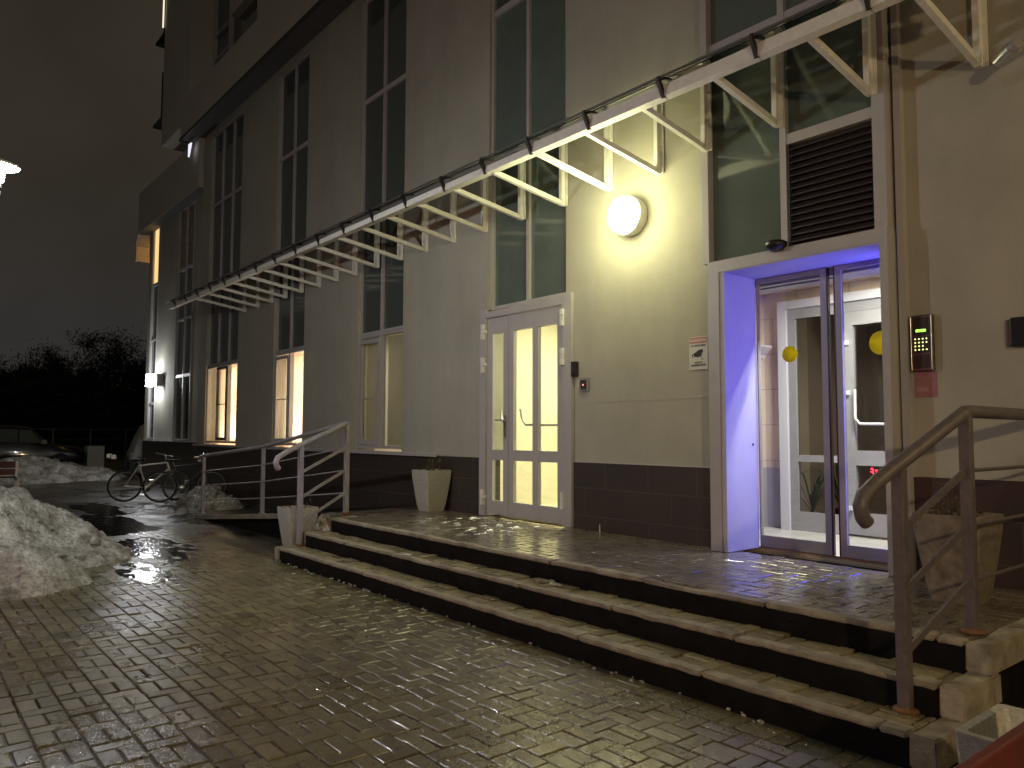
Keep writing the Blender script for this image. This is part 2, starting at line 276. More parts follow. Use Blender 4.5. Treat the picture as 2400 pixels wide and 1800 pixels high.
def ground_mat():
    m = bpy.data.materials.new('wet_dark_ground'); m.use_nodes = True; N, L, p = ndoc(m)
    g = N.new('ShaderNodeTexCoord'); n = N.new('ShaderNodeTexNoise'); n.inputs['Scale'].default_value = 0.9; n.inputs['Detail'].default_value = 10; n.inputs['Roughness'].default_value = .7; L.new(g.outputs['Object'], n.inputs['Vector'])
    c = N.new('ShaderNodeValToRGB'); L.new(n.outputs['Fac'], c.inputs[0]); el = c.color_ramp.elements
    el[0].position = .4; el[0].color = (0.022, 0.019, 0.014, 1); el[1].position = .68; el[1].color = (0.085, 0.072, 0.05, 1)
    L.new(c.outputs[0], p.inputs['Base Color'])
    r = N.new('ShaderNodeMapRange'); r.inputs[1].default_value = .38; r.inputs[2].default_value = .6; r.inputs[3].default_value = 0.12; r.inputs[4].default_value = 0.6; L.new(n.outputs['Fac'], r.inputs[0]); L.new(r.outputs[0], p.inputs['Roughness'])
    n2 = N.new('ShaderNodeTexNoise'); n2.inputs['Scale'].default_value = 14; n2.inputs['Detail'].default_value = 8; L.new(g.outputs['Object'], n2.inputs['Vector'])
    b = N.new('ShaderNodeBump'); b.inputs['Strength'].default_value = 0.45; b.inputs['Distance'].default_value = 0.02; L.new(n2.outputs['Fac'], b.inputs['Height']); L.new(b.outputs[0], p.inputs['Normal'])
    return m
M['ground'] = ground_mat()
def emis(name, c, s): return mat(name, (0.8, 0.8, 0.8), 0.5, emit=c, estr=s)

P = 0.45   # entrance platform height
# ------------------------------------------------------------------ lights (lamps of the place and an added fill)
def area(name, loc, rot, size, power, color, sy=None, spread=180):
    l = bpy.data.lights.new(name, 'AREA'); l.energy = power; l.color = color; l.size = size
    if sy: l.shape = 'RECTANGLE'; l.size_y = sy
    l.spread = R(spread)
    o = bpy.data.objects.new(name, l); COL.objects.link(o); o.location = loc; o.rotation_euler = rot; tag(o, kind='structure'); return o
def point(name, loc, power, color, r=0.05):
    l = bpy.data.lights.new(name, 'POINT'); l.energy = power; l.color = color; l.shadow_soft_size = r
    o = bpy.data.objects.new(name, l); COL.objects.link(o); o.location = loc; tag(o, kind='structure'); return o

WARMW = (1.0, 0.96, 0.50)
# ================================================================== SETTING: ground, paving
gm = MB(); gm.add([(-400, -400, -.012), (400, -400, -.012), (400, 400, -.012), (-400, 400, -.012)], [(0, 1, 2, 3)])
tag(gm.build('ground', M['ground']), kind='structure')

def pavers(x0, x1, y0, y1, z, name, m, parent=None, seed=1, jit=0.0015, mask=None, th=0.03, off=(0, 0), gap=0.0):
    rg = random.Random(seed); V = []; F = []; T = []
    def brick(a0, a1, b0, b1):
        a0 = max(a0, x0); a1 = min(a1, x1); b0 = max(b0, y0); b1 = min(b1, y1)
        if a1-a0 < 0.03 or b1-b0 < 0.03: return
        if mask and not mask((a0+a1)/2, (b0+b1)/2): return
        g = 0.0034+rg.random()*.0016+gap; bv = 0.004; a0 += g; a1 -= g; b0 += g+.0012; b1 -= g+.0012
        zz = z+rg.gauss(0, jit); tx = rg.gauss(0, .011); ty = rg.gauss(0, .011); n = len(V); cx = (a0+a1)/2; cy = (b0+b1)/2
        j = lambda: rg.uniform(-.0012, .0012)
        for (u, v) in ((a0, b0), (a1, b0), (a1, b1), (a0, b1)): V.append((u+j(), v+j(), zz-bv+(u-cx)*tx+(v-cy)*ty))
        for (u, v) in ((a0+bv, b0+bv), (a1-bv, b0+bv), (a1-bv, b1-bv), (a0+bv, b1-bv)): V.append((u+j(), v+j(), zz+(u-cx)*tx+(v-cy)*ty))
        for (u, v) in ((a0, b0), (a1, b0), (a1, b1), (a0, b1)): V.append((u, v, zz-th))
        F.extend([(n+4, n+5, n+6, n+7)]+[(n+k, n+(k+1) % 4, n+4+(k+1) % 4, n+4+k) for k in range(4)]+[(n+8+k, n+8+(k+1) % 4, n+(k+1) % 4, n+k) for k in range(4)])
        t = min(1, max(0, rg.gauss(.4, .3))); T.extend([t]*12)
    row = 0; y = y0-off[1]
    while y < y1:
        x = x0-((row*0.17) % 0.3)-off[0]
        while x < x1:
            brick(x, x+.2, y, y+.1); brick(x, x+.2, y+.1, y+.2); brick(x+.2, x+.3, y, y+.2); x += .3
        y += .2; row += 1
    me = bpy.data.meshes.new(name); me.from_pydata(V, [], F); me.materials.append(m)
    a = me.attributes.new('tint', 'FLOAT', 'POINT'); a.data.foreach_set('value', T); me.update()
    o = bpy.data.objects.new(name, me); COL.objects.link(o)
    if parent: o.parent = parent
    return o
def pmask(x, y):
    return x > -12.3+1.3*noise.noise(Vector((x*.5, y*.8, 3.1)))-(y+3)*.15
o = pavers(-14.5, 2.6, -9.2, -2.37, 0.0, 'paving', M['paver'], seed=3, mask=pmask, jit=0.002)
tag(o, kind='structure')
# puddles and wet ice film
def puddle(cx, cy, rx, ry, z, seed, name='puddle'):
    mb = MB(); n = 56; pts = []
    for k in range(n):
        t = 2*math.pi*k/n; r = 1+.42*noise.noise(Vector((math.cos(t)*1.4, math.sin(t)*1.4, seed)))+.16*noise.noise(Vector((math.cos(t)*5, math.sin(t)*5, seed)))
        pts.append((cx+rx*r*math.cos(t), cy+ry*r*math.sin(t), z))
    mb.add([(cx, cy, z)]+pts, [(0, 1+k, 1+(k+1) % n) for k in range(n)])
    return tag(mb.build(name, M['water'], recalc=False), kind='structure')
puddle(-13.6, -3.05, 2.3, .5, -.0075, 1.3)
puddle(-10.9, -3.25, 1.1, .42, .0018, 4.2)
puddle(-16.8, -2.7, 1.6, .4, -.0075, 7.7)
puddle(-9.0, -3.82, .75, .20, .0012, 19.1)

# ================================================================== ENTRANCE STEPS
ST = thing('entrance_steps', (-5.2, -1.2, 0), 'three wide worn steps with dark risers leading up to the lit glass entrance', 'steps')
O = Vector((-5.2, -1.2, 0))
XL, XR = -8.87, -1.52
steps = [(-2.38, .15), (-2.06, .30), (-1.73, P)]
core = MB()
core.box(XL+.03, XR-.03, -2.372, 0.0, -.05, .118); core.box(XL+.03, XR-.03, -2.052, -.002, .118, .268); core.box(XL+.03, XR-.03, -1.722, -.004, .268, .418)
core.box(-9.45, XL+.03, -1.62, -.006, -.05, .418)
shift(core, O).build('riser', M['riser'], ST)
def rough_box(mb, x0, x1, y0, y1, z0, z1, seed, amp=0.006, nx=24):
    bm = bmesh.new(); bmesh.ops.create_cube(bm, size=1)
    for v in bm.verts: v.co = Vector(((x0+x1)/2+v.co.x*(x1-x0), (y0+y1)/2+v.co.y*(y1-y0), (z0+z1)/2+v.co.z*(z1-z0)))
    bmesh.ops.bevel(bm, geom=bm.edges[:], offset=.009, segments=2, affect='EDGES')
    for k in range(1, nx):
        xx = x0+(x1-x0)*k/nx
        if x1-x0 > y1-y0: bmesh.ops.bisect_plane(bm, geom=bm.verts[:]+bm.edges[:]+bm.faces[:], plane_co=(xx, 0, 0), plane_no=(1, 0, 0))
        else: bmesh.ops.bisect_plane(bm, geom=bm.verts[:]+bm.edges[:]+bm.faces[:], plane_co=(0, y0+(y1-y0)*k/nx, 0), plane_no=(0, 1, 0))
    for v in bm.verts:
        q = Vector((v.co.x*9, v.co.y*9, v.co.z*9+seed)); v.co += noise.noise_vector(q)*amp
        c = noise.noise(Vector((v.co.x*3.3, v.co.y*3.3, seed*2.7)))
        if c > .3 and v.co.z > z1-.03: v.co.z -= (c-.3)*.05; v.co.y += (c-.3)*.04
    mb.bm(bm)
for i, (yf, zt) in enumerate(steps):
    kb = MB(); x = XL+.10; k = 0
    while x < XR-.12:
        x1 = min(x+1.0, XR-.11)
        rough_box(kb, x+.004, x1-.004, yf, yf+.105, zt-.030, zt+rnd.uniform(-.003, .005), i*10+k+.37, nx=16); x = x1; k += 1
    shift(kb, O).build('kerb_stone', M['kerb'], ST)
    sd = MB(); yb = steps[i+1][0] if i < 2 else 0.0
    rough_box(sd, XR-.10, XR+.02, yf-.01, yb+.11 if i < 2 else -.02, zt-.15+.004, zt+.004, 50+i, nx=8)
    shift(sd, O).build('end_kerb', M['kerb'], ST); sd = MB()
    rough_box(sd, XL-.02, XL+.10, yf-.01, yb+.11 if i < 2 else -1.36, zt-.15+.004, zt+.004, 60+i, nx=8)
    shift(sd, O).build('end_kerb', M['kerb'], ST)
    yt = (steps[i+1][0] if i < 2 else -.006)
    po = pavers(XL+.10, XR-.10, yf+.108, yt, zt-.004, 'tread_paving', M['paver_s'] if i < 2 else M['paver_p'], ST, seed=20+i, jit=.005 if i < 2 else .0012, gap=.0028 if i < 2 else 0.0, off=(0, 0) if i == 2 else (0, 0))
    po.location = -O
po = pavers(-9.45, XL+.10, -1.55, -.006, P-.004, 'landing_paving', M['paver_p'], ST, seed=30); po.location = -O
# ramp
RP = thing('wheelchair_ramp', (-12, -.8, 0), 'low concrete ramp climbing along the wall to the entrance platform', 'ramp')
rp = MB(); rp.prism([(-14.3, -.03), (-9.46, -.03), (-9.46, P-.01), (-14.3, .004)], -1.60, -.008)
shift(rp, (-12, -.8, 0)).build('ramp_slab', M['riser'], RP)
re_ = MB(); 
for k in range(5):
    a = -14.3+k*.968; b = a+.962; za = .004+(a+14.3)/4.84*(P-.014); zb = .004+(b+14.3)/4.84*(P-.014)
    re_.bar((a, -1.63, za-.02), (b, -1.63, zb-.02), .07, .07)
shift(re_, (-12, -.8, 0)).build('edge_kerb', M['kerb'], RP)

# ================================================================== BUILDING
BL = thing('apartment_building', (-10, 0, 0), 'beige plastered apartment building with tall narrow window strips and dark tiled base', 'building')
BO = Vector((-10, 0, 0))
def bpart(mb, name, m, parent=BL):
    return shift(mb, BO).build(name, m, parent)
cols = [(-19.2, -17.05), (-15.0, -13.55), (-11.45, -10.0), (-7.87, -6.40), (-4.29, -2.64)]
ZS, ZT1, ZT2, ZTOP, ZSOF = 1.25, 3.04, 7.06, 8.85, 9.0
wall = MB(); xs = -19.8
for i, (a, b) in enumerate(cols):
    wall.box(xs, a, 0, .35, ZS-.07 if i else ZS-.07, ZSOF); wall.box(a, b, 0, .35, ZTOP, ZSOF-.002)
    xs = b
wall.box(xs, 4.0, 0, .35, 1.18, ZSOF)
bpart(wall, 'wall', M['plaster'])
# recessed far wing
FX = .18; fcols = [(-22.5, -21.05), (-25.2, -24.45)]
fw_ = MB(); fw_.box(-19.8-.002, -21.05, FX, .6, ZS-.02, 9.0); fw_.box(-22.5, -24.45, FX, .6, ZS-.02, 9.0); fw_.box(-25.2, -25.55, FX, .6, ZS-.02, 9.0)
for a, b in fcols: fw_.box(a, b, FX, .6, 7.75, 9.0)
fw_.box(-25.55, -25.35, .6, 9, 0, 9)
bpart(fw_, 'far_wall', M['plaster'])
jl = MB(); jl.box(-6.25, -4.291, -.003, 0.0, 1.838, 1.843); bpart(jl, 'wall_seam', M['concrete'])
# plinth
pl = MB(); pl.box(-19.8, -7.99, -.02, .3, -.05, 1.18); pl.box(-6.26, -4.291, -.02, .3, -.05, 1.175); pl.box(-2.585, 4, -.02, .3, -.05, 1.177)
bpart(pl, 'plinth', M['plinth'])
pf = MB(); pf.box(-25.6, -19.802, FX-.02, .5, -.05, 1.23); bpart(pf, 'plinth', M['plinth'])
lg = MB(); lg.box(-19.85, -8.95, -.075, .0, 1.185, 1.215); lg.box(-19.85, -8.95, -.075, -.068, 1.165, 1.185)
bpart(lg, 'ledge', M['frame'])
lg = MB(); lg.box(-25.65, -19.3, FX-.10, FX, 1.235, 1.262); bpart(lg, 'ledge', M['frame'])
lg = MB(); lg.box(-6.25, -4.291, -.028, .0, 1.178, 1.19); bpart(lg, 'ledge', M['frame'])
# upper storeys jutting out
ov = MB(); yO = -.43
# openings: loggia strip
ov.box(-22.2, -20.4, yO, .2, 9.35, 10.0); ov.box(-20.4, -18.9, yO, .2, ZSOF, 10.0); ov.box(-18.9, 6, yO, .2, ZSOF, 10.0)
ov.box(-22.2, -19.72, yO, .2, 10.0, 16); ov.box(-18.15, -15.2, .02, .2, 11.5, 16); ov.box(-15.2, 6, yO, .2, 10.0, 16)
ov.box(-22.2, -22.0, .2, 8, 9.35, 16)
ov.box(-19.72, -15.2, .35, .5, 10.0, 16)
bpart(ov, 'upper_wall', M['upper'])
lo = MB(); lo.box(-19.71, -15.21, .20, .34, 10.01, 15.9); bpart(lo, 'loggia_glazing', M['darkglass'])
lf = MB()
for x in (-19.70, -18.5, -16.4): lf.box(x, x+.05, .10, .20, 10.0, 15.9)
for z in (10.35, 10.95, 11.6): lf.box(-19.65, -18.5, .12, .18, z, z+.04)
bpart(lf, 'loggia_frame', M['frame'])
so = MB(); so.box(-20.4, 6, yO-.03, yO, ZSOF-.05, ZSOF+.03); so.box(-20.4, -20.36, yO, 0, ZSOF-.05, ZSOF)
bpart(so, 'drip_edge', M['clamp'])
sf_ = MB(); sf_.box(-20.39, 6, yO+.002, -.002, ZSOF-.006, ZSOF-.002); sf_.box(-25.89, -19.86, -.09, FX-.002, 7.712, 7.717); bpart(sf_, 'soffit', mat('shaded_soffit', (.10, .095, .09), .8, noise_amt=.2))  # thin sheets under the overhangs, their shade put into the dark colour
fo = MB(); fo.box(-25.9, -19.85, -.10, FX, 7.72, 9.0-.004); bpart(fo, 'far_overhang', M['upper'])
# end balconies of the far gable
bl = MB()
bl.prism([(-25.9, -.10), (-27.7, .25), (-27.7, 1.8), (-25.9, 1.8)], 7.72, 7.86, plane='xy')
bl.box(-27.7, -27.62, .26, 1.8, 7.2, 7.719)
bpart(bl, 'balcony', mat('balcony_render', (0.5, 0.42, 0.3), 0.8, noise_amt=.1))
for k, z in enumerate((10.14, 12.56)):
    b2 = MB(); b2.prism([(-22.21, yO-.03), (-23.05, yO-.03), (-23.05, .9), (-22.21, .9)], z, z+.07, plane='xy'); b2.box(-22.28, -22.24, yO-.02, yO+.02, z+.071, z+1.35)
    bpart(b2, 'balcony', M['clamp'])
rw = emis('lit_loggia_glass', (1, .93, .7), 1.0)
b3 = MB(); b3.box(-22.25, -22.20, yO-.06, yO-.03, 12.75, 15.8); bpart(b3, 'lit_balcony_glazing', rw)

def window(x0, x1, y, z0, z1, muls, trans, pmat=M['darkglass'], parts_only=False, zpane=None, name='window', fwid=.045):
    f = MB()
    f.box(x0, x0+fwid, y-.01, y+.07, z0, z1); f.box(x1-fwid, x1, y-.01, y+.07, z0, z1)
    f.box(x0+fwid, x1-fwid, y-.01, y+.07, z1-fwid, z1); f.box(x0+fwid, x1-fwid, y-.01, y+.07, z0, z0+fwid)
    for mx in muls: f.box(mx-.025, mx+.025, y-.013, y+.07, z0+fwid, z1-fwid)
    for z, h in trans:
        xsn = [x0+fwid]+[q for mx in muls for q in (mx-.025, mx+.025)]+[x1-fwid]
        for k in range(0, len(xsn), 2): f.box(xsn[k], xsn[k+1], y-.008, y+.07, z-h/2, z+h/2)
    # side cover strip standing proud on the right
    f.box(x1-.005, x1+.055, y-.045, y-.012, z0, z1)
    w_ = bpart(f, name, M['frame'])
    xs_ = [x0+fwid*.8]+list(muls)+[x1-fwid*.8]; zs_ = [z0+fwid*.8]+[t[0] for t in trans]+[z1-fwid*.8]
    for i in range(len(xs_)-1):
        for j in range(len(zs_)-1):
            pm = pmat(i, j) if callable(pmat) else pmat
            if pm is None: continue
            p = MB(); p.box(xs_[i], xs_[i+1], y+.030+rnd.uniform(-.002, .002), y+.038, zs_[j], zs_[j+1]); bpart(p, 'pane', pm, w_)
    return w_
YW = .05
# tall dark window strips above the ground floor row
window(-19.2, -17.05, YW, ZT1+.05, ZTOP, [-18.49, -17.77], [(ZT2, .08)])
window(-15.0, -13.55, YW, ZT1+.05, ZTOP, [-14.28], [(ZT2, .08)])
window(-11.45, -10.0, YW, ZT1+.05, ZTOP, [-10.73], [(ZT2, .08)])
window(-7.87, -6.40, YW, ZT1+.05, ZTOP, [-7.13], [(ZT2, .08), (5.05, .07)], pmat=lambda i, j: M['lampglass'] if j == 0 else M['darkglass'])
warmroom = emis('warm_lit_top_pane', (1.0, .62, .22), 1.1)
curt = mat('drawn_curtain_behind_glass', (0.30, 0.24, 0.16), 0.6, noise_amt=.35, nscale=5)
window(-22.5, -21.05, FX+.03, ZS+.03, 7.75, [-21.78], [(3.04, .08), (4.6, .05), (6.0, .08)], pmat=lambda i, j: curt if j == 3 else M['darkglass'])
window(-25.2, -24.45, FX+.03, ZS+.03, 7.75, [], [(2.35, .08), (4.3, .05), (6.0, .08)], pmat=lambda i, j: warmroom if j == 3 else M['darkglass'])
# sash-like lower windows
def sash(x0, x1, y, z0, z1, mat_, barz, parent):
    s = MB(); t = .05
    s.box(x0, x0+t, y-.03, y+.02, z0, z1); s.box(x1-t, x1, y-.03, y+.02, z0, z1); s.box(x0+t, x1-t, y-.03, y+.02, z1-t*1.3, z1); s.box(x0+t, x1-t, y-.03, y+.02, z0, z0+t*1.4)
    s.box(x0+t, x1-t, y-.01, y+.01, barz-.01, barz+.01)
    return bpart(s, 'sash', mat_, parent)
def room(x0, x1, y0, y1, z0, z1, m, name='room', fl=None):
    r = MB(); t = .06
    r.box(x0, x1, y1, y1+t, z0, z1); r.box(x0-t, x0, y0, y1, z0, z1); r.box(x1, x1+t, y0, y1, z0, z1); r.box(x0-t, x1+t, y0, y1+t, z1, z1+t); r.box(x0-t, x1+t, y0, y1+t, z0-t, z0)
    return bpart(r, name, m)
wd = window(-19.2, -17.05, YW, ZS, ZT1+.046, [-18.49, -17.77], [], pmat=M['glass'])
sash(-18.46, -17.80, YW, ZS+.06, ZT1-.01, M['clamp'], 2.15, wd)
room(-19.5, -16.8, .36, 2.2, 1.0, 3.2, M['peach'])
wd = window(-15.0, -13.55, YW, ZS, ZT1+.046, [-14.28], [], pmat=M['glass'])
sash(-14.94, -14.31, YW, ZS+.06, ZT1-.03, M['frame'], 2.15, wd)
room(-15.6, -13.0, .36, 2.2, 1.0, 3.2, M['peach'])
wd = window(-11.45, -10.0, YW, ZS, ZT1+.046, [-10.73], [], pmat=M['glass'])
sash(-11.39, -10.76, YW, ZS+.06, ZT1-.03, M['frame'], 2.05, wd)
room(-11.8, -9.6, .5, 2.2, 1.0, 3.2, M['hall'])
bm_ = mat('blind_cloth', (0.60, 0.56, 0.42), 0.9, noise_amt=.10, nscale=3)
Nn, Ll, pp = ndoc(bm_)
tl = Nn.new('ShaderNodeBsdfTranslucent'); tl.inputs[0].default_value = (.72, .68, .58, 1); mxs = Nn.new('ShaderNodeMixShader'); mxs.inputs[0].default_value = .5
Ll.new(pp.outputs[0], mxs.inputs[1]); Ll.new(tl.outputs[0], mxs.inputs[2]); Ll.new(mxs.outputs[0], Nn['Material Output'].inputs[0])
b = MB(); b.box(-11.40, -10.82, .16, .162, 1.3, 3.0); b.box(-10.68, -10.04, .15, .152, 1.3, 3.03); bpart(b, 'roller_blind', bm_)
sheer = mat('sheer_curtain', (0.8, 0.72, 0.55), 0.9); Nn, Ll, pp = ndoc(sheer)
tl = Nn.new('ShaderNodeBsdfTranslucent'); tl.inputs[0].default_value = (.85, .8, .62, 1); mxs = Nn.new('ShaderNodeMixShader'); mxs.inputs[0].default_value = .6
Ll.new(pp.outputs[0], mxs.inputs[1]); Ll.new(tl.outputs[0], mxs.inputs[2]); Ll.new(mxs.outputs[0], Nn['Material Output'].inputs[0])
def curtain(x0, x1, y, z0, z1):
    mb = MB(); n = int((x1-x0)/.02); v = []
    for k in range(n+1):
        x = x0+(x1-x0)*k/n; yy = y+.018*math.sin(k*.9)+.01*math.sin(k*2.3+1); v += [(x, yy, z0), (x, yy, z1)]
    mb.add(v, [(2*k, 2*k+2, 2*k+3, 2*k+1) for k in range(n)], True); return bpart(mb, 'curtain', sheer)
curtain(-19.15, -18.55, .30, 1.25, 3.02); curtain(-18.42, -17.82, .30, 1.25, 3.02); curtain(-17.72, -17.1, .30, 1.25, 3.02)
curtain(-14.95, -14.33, .30, 1.25, 3.02); curtain(-14.2, -13.95, .32, 1.25, 3.02)
# tube lights under room ceilings
tubem = emis('room_tube', (1, .9, .7), 12)
tb = MB(); tb.box(-14.0, -13.7, .9, 1.5, 3.10, 3.14); bpart(tb, 'ceiling_lamp', tubem)
area('room_light', (-18.1, 1.2, 3.1), (0, 0, 0), 1.2, 85, (1, .78, .66))
area('room_light', (-18.1, .6, 1.3), (R(180), 0, 0), 1.6, 75, (1, .96, .74), sy=.3)
area('room_light', (-14.2, 1.2, 3.05), (0, 0, 0), 1.0, 90, (1, .78, .66))
area('room_light', (-14.2, .6, 1.3), (R(180), 0, 0), 1.2, 60, (1, .96, .8), sy=.3)
area('room_light', (-10.7, 1.2, 3.1), (0, 0, 0), 1.0, 20, (1, .86, .74))

# ---------------- hall door with side leaf
dr = MB(); Y0 = -.02
dr.box(-7.99, -7.87, -.05, .12, P, ZT1+.06); dr.box(-6.42, -6.27, -.05, .12, P, ZT1+.06); dr.box(-7.87, -6.42, -.045, .12, 2.98, 3.06)
D = bpart(dr, 'door', M['frame'])
def leaf(x0, x1, panes, hz, parent, y=Y0):
    l = MB(); z0, z1 = P+.03, 2.97; yb = y+.05
    xe = [x0]+[q for p in panes for q in p]+[x1]
    for k in range(0, len(xe), 2): l.box(xe[k], xe[k+1], y, yb, z0, z1)
    for a, b_ in panes:
        l.box(a, b_, y, yb, z0, z0+.17); l.box(a, b_, y, yb, 1.16, 1.29); l.box(a, b_, y, yb, z1-.20, z1)
        g = MB(); g.box(a-.005, b_+.005, y+.02, y+.028, z0+.16, z1-.19); 
        bpart(g, 'pane', M['glass'], parent)
    return bpart(l, 'leaf', M['frame'], parent)
leaf(-7.86, -7.43, [(-7.75, -7.53)], None, D)
leaf(-7.42, -6.43, [(-7.33, -6.97), (-6.87, -6.53)], None, D)
hg = MB()
for (hx, zs_) in ((-7.905, (.66, 2.35, 2.78)), (-6.40, (.72, 2.35, 2.80))):
    for z in zs_: hg.box(hx-.022, hx+.022, -.085, -.03, z-.075, z+.005); hg.box(hx-.03, hx+.045 if hx < -7 else hx+.02, -.075, -.03, z+.01, z+.05); hg.box(hx-.022, hx+.022, -.085, -.03, z+.055, z+.12)
bpart(hg, 'hinge', M['white'], D)
hd = MB(); hd.box(-7.50, -7.46, -.035, -.02, 1.45, 1.72); hd.tube([(-7.48, -.03, 1.66), (-7.48, -.085, 1.66), (-7.60, -.085, 1.66)], .011); hd.tube([(-7.48, -.02, 1.53), (-7.48, -.05, 1.53)], .018)
bpart(hd, 'handle', M['chrome'], D)
pb = MB()
for a, b_ in ((-7.74, -7.5), (-7.34, -6.52)): pb.tube([(a, .10, 1.80), (a+.02, .11, 1.68), (a+.09, .11, 1.60), (b_, .11, 1.59)], .014)
bpart(pb, 'panic_bar', M['chrome'], D)
room(-8.6, -5.2, .36, 3.0, P, 3.3, M['hall'], 'hall')
sk = MB(); sk.box(-8.59, -5.21, 2.96, 2.99, P+.002, P+.1); bpart(sk, 'skirting', mat('skirting', (.6, .5, .35), .6))
area('hall_light', (-6.9, 1.6, 3.25), (0, 0, 0), 1.4, 125, (1, .93, .64), sy=1.0)

# ---------------- entrance: upper glazing, louvre, portal
eg = MB(); YE = -.10
eg.box(-4.37, -4.30, YE-.06, .05, 3.075, ZSOF); eg.box(-4.29, -4.17, -.20, .05, P, 3.07)     # left trims
eg.box(-2.71, -2.65, -.20, .05, P, 3.07); eg.box(-2.76, -2.66, YE-.06, .05, 3.075, ZSOF)
eg.box(-4.17, -2.71, -.20, .12, 2.965, 3.07)                                             # header
eg.box(-3.575, -3.515, YE-.03, .05, 3.075, ZSOF)
for z in (4.02, ): eg.box(-3.515, -2.76, YE-.025, .05, z-.045, z+.045)
for z in (5.12, ZT2): eg.box(-4.30, -3.575, YE-.022, .05, z-.04, z+.04); eg.box(-3.515, -2.76, YE-.022, .05, z-.04, z+.04)
bpart(eg, 'entrance_frame', M['frame'])
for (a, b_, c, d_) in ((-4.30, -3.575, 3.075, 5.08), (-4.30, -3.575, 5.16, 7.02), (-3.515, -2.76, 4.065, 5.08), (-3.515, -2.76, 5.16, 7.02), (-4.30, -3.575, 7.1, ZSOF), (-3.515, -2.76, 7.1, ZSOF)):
    p_ = MB(); p_.box(a-.003, b_+.003, YE+.02, YE+.03, c-.003, d_+.003); bpart(p_, 'window', M['lampglass'])
lv = MB(); z = 3.12
louv = mat('dark_louvre', (0.045, 0.035, 0.036), 0.4)
while z < 3.95:
    lv.add([(-3.515, YE-.02, z), (-2.76, YE-.02, z), (-2.76, YE+.035, z+.05), (-3.515, YE+.035, z+.05), (-3.515, YE-.02, z+.008), (-2.76, YE-.02, z+.008), (-2.76, YE+.035, z+.058), (-3.515, YE+.035, z+.058)],
           [(0, 1, 2, 3), (4, 7, 6, 5), (0, 4, 5, 1)]); z += .057
lv.box(-3.515, -2.76, YE+.045, YE+.06, 3.075, 3.975); lv.box(-3.51, -3.49, YE-.025, YE+.04, 3.078, 3.972)
bpart(lv, 'louvre', louv)
# reveal panel, soffit
rv = MB(); rv.box(-4.17, -4.12, -.19, .30, P, 2.965)
panelm = mat('smooth_white_panel', (0.5, 0.5, 0.56), 0.55, noise_amt=.05, nscale=3)
bpart(rv, 'reveal_panel', panelm)
rv = MB(); rv.box(-4.12, -2.71, -.19, .34, 2.955, 2.985); bpart(rv, 'soffit_panel', panelm)
rv = MB(); rv.box(-2.709, -2.67, -.19, .30, P, 2.955); bpart(rv, 'reveal_panel', panelm)
dh = MB(); dh.tube([(-4.118, .22, 1.40), (-4.112, .22, 1.40)], .010); bpart(dh, 'fixing_hole', M['black'])
# right trim and downpipe box
tr = MB(); tr.box(-2.635, -2.585, -.07, .0, P, ZSOF); bpart(tr, 'corner_trim', M['frame'])
# sliding doors
for (a, b_) in ((-4.11, -3.415), (-3.335, -2.64)):
    t = .055; s = MB(); y = .30
    s.box(a, a+.012 if a < -4 else a+t, y, y+.04, P+.012, 2.95); s.box(b_-t, b_, y, y+.04, P+.012, 2.95)
    s.box(a+.012, b_-t, y+.001, y+.039, P+.012, P+.115); s.box(a+.012, b_-t, y+.001, y+.039, 2.91, 2.95)
    sd = bpart(s, 'sliding_door', M['frame_dark']); g = MB(); g.box(a+.01, b_-t, y+.014, y+.022, P+.11, 2.912); bpart(g, 'pane', M['glass'], sd)
    cx, cz, r_ = (-3.78, 2.22, .075) if a < -4 else (-2.955, 2.25, .098)
    st = MB(); st.lathe([(0.0001, 0), (r_, 0), (r_, .002), (0.0001, .002)], 40, Matrix.Rotation(R(90), 4, 'X'), (cx, y+.011, cz)); bpart(st, 'round_sticker', M['yellow'], sd)
    sl = MB(); sl.box((b_-.004 if a < -4 else a-.016), (b_+.016 if a < -4 else a+.004), y+.005, y+.035, P+.012, 2.95); bpart(sl, 'rubber_seal', M['black'], sd)
bls = MB(); bls.box(-2.725, -2.712, .245, .285, P+.15, 2.85)
bpart(bls, 'blue_light_strip', emis('blue_led', (.04, .03, 1.0), 4))
# vestibule
vx0, vx1, vy = -4.95, -1.6, 1.74
v_ = MB(); t = .06
v_.box(vx0-t, vx0, .36, vy, P, 3.08); v_.box(vx1, vx1+t, .36, vy, P, 3.08); v_.box(vx0-t, vx1+t, .36, vy+t, 3.08, 3.08+t); v_.box(vx0-t, vx1+t, .36, vy+t, P-t, P-.001); v_.box(vx0-t, -4.72, vy, vy+t, P, 3.08); v_.box(-4.72, vx1+t, vy, vy+t, 2.962, 3.08)
bpart(v_, 'vestibule', M['vesttile'])
room(-6.4+1.25, -1.4, 1.90, 4.6, P, 3.0, mat('dim_lobby_wall', (.34, .27, .22), .7, noise_amt=.15, nscale=2), 'lobby')
fl = MB(); fl.box(vx0, vx1, .345, vy, P+.001, P+.006); bpart(fl, 'vestibule_floor', M['vestfloor'])
skm = mat('grey_blue_dado', (.30, .27, .27), .6)
sk = MB(); sk.box(vx0+.001, -4.72, vy-.008, vy-.001, P+.007, 1.12); sk.box(vx0+.001, vx0+.008, .37, vy-.01, P+.007, 1.12); bpart(sk, 'dado', skm)
pil = MB(); pil.box(-4.948, -4.84, 1.36, 1.50, P+.007, 2.33)
pil.prism([(-4.947, 2.33), (-4.83, 2.33), (-4.82, 2.37), (-4.79, 2.40), (-4.74, 2.45), (-4.74, 2.47), (-4.947, 2.47)], 1.30, 1.56)
bpart(pil, 'pilaster', mat('grey_pilaster', (.42, .38, .37), .6, noise_amt=.1))
inf = MB(); y = vy-.06; fx1 = -1.9
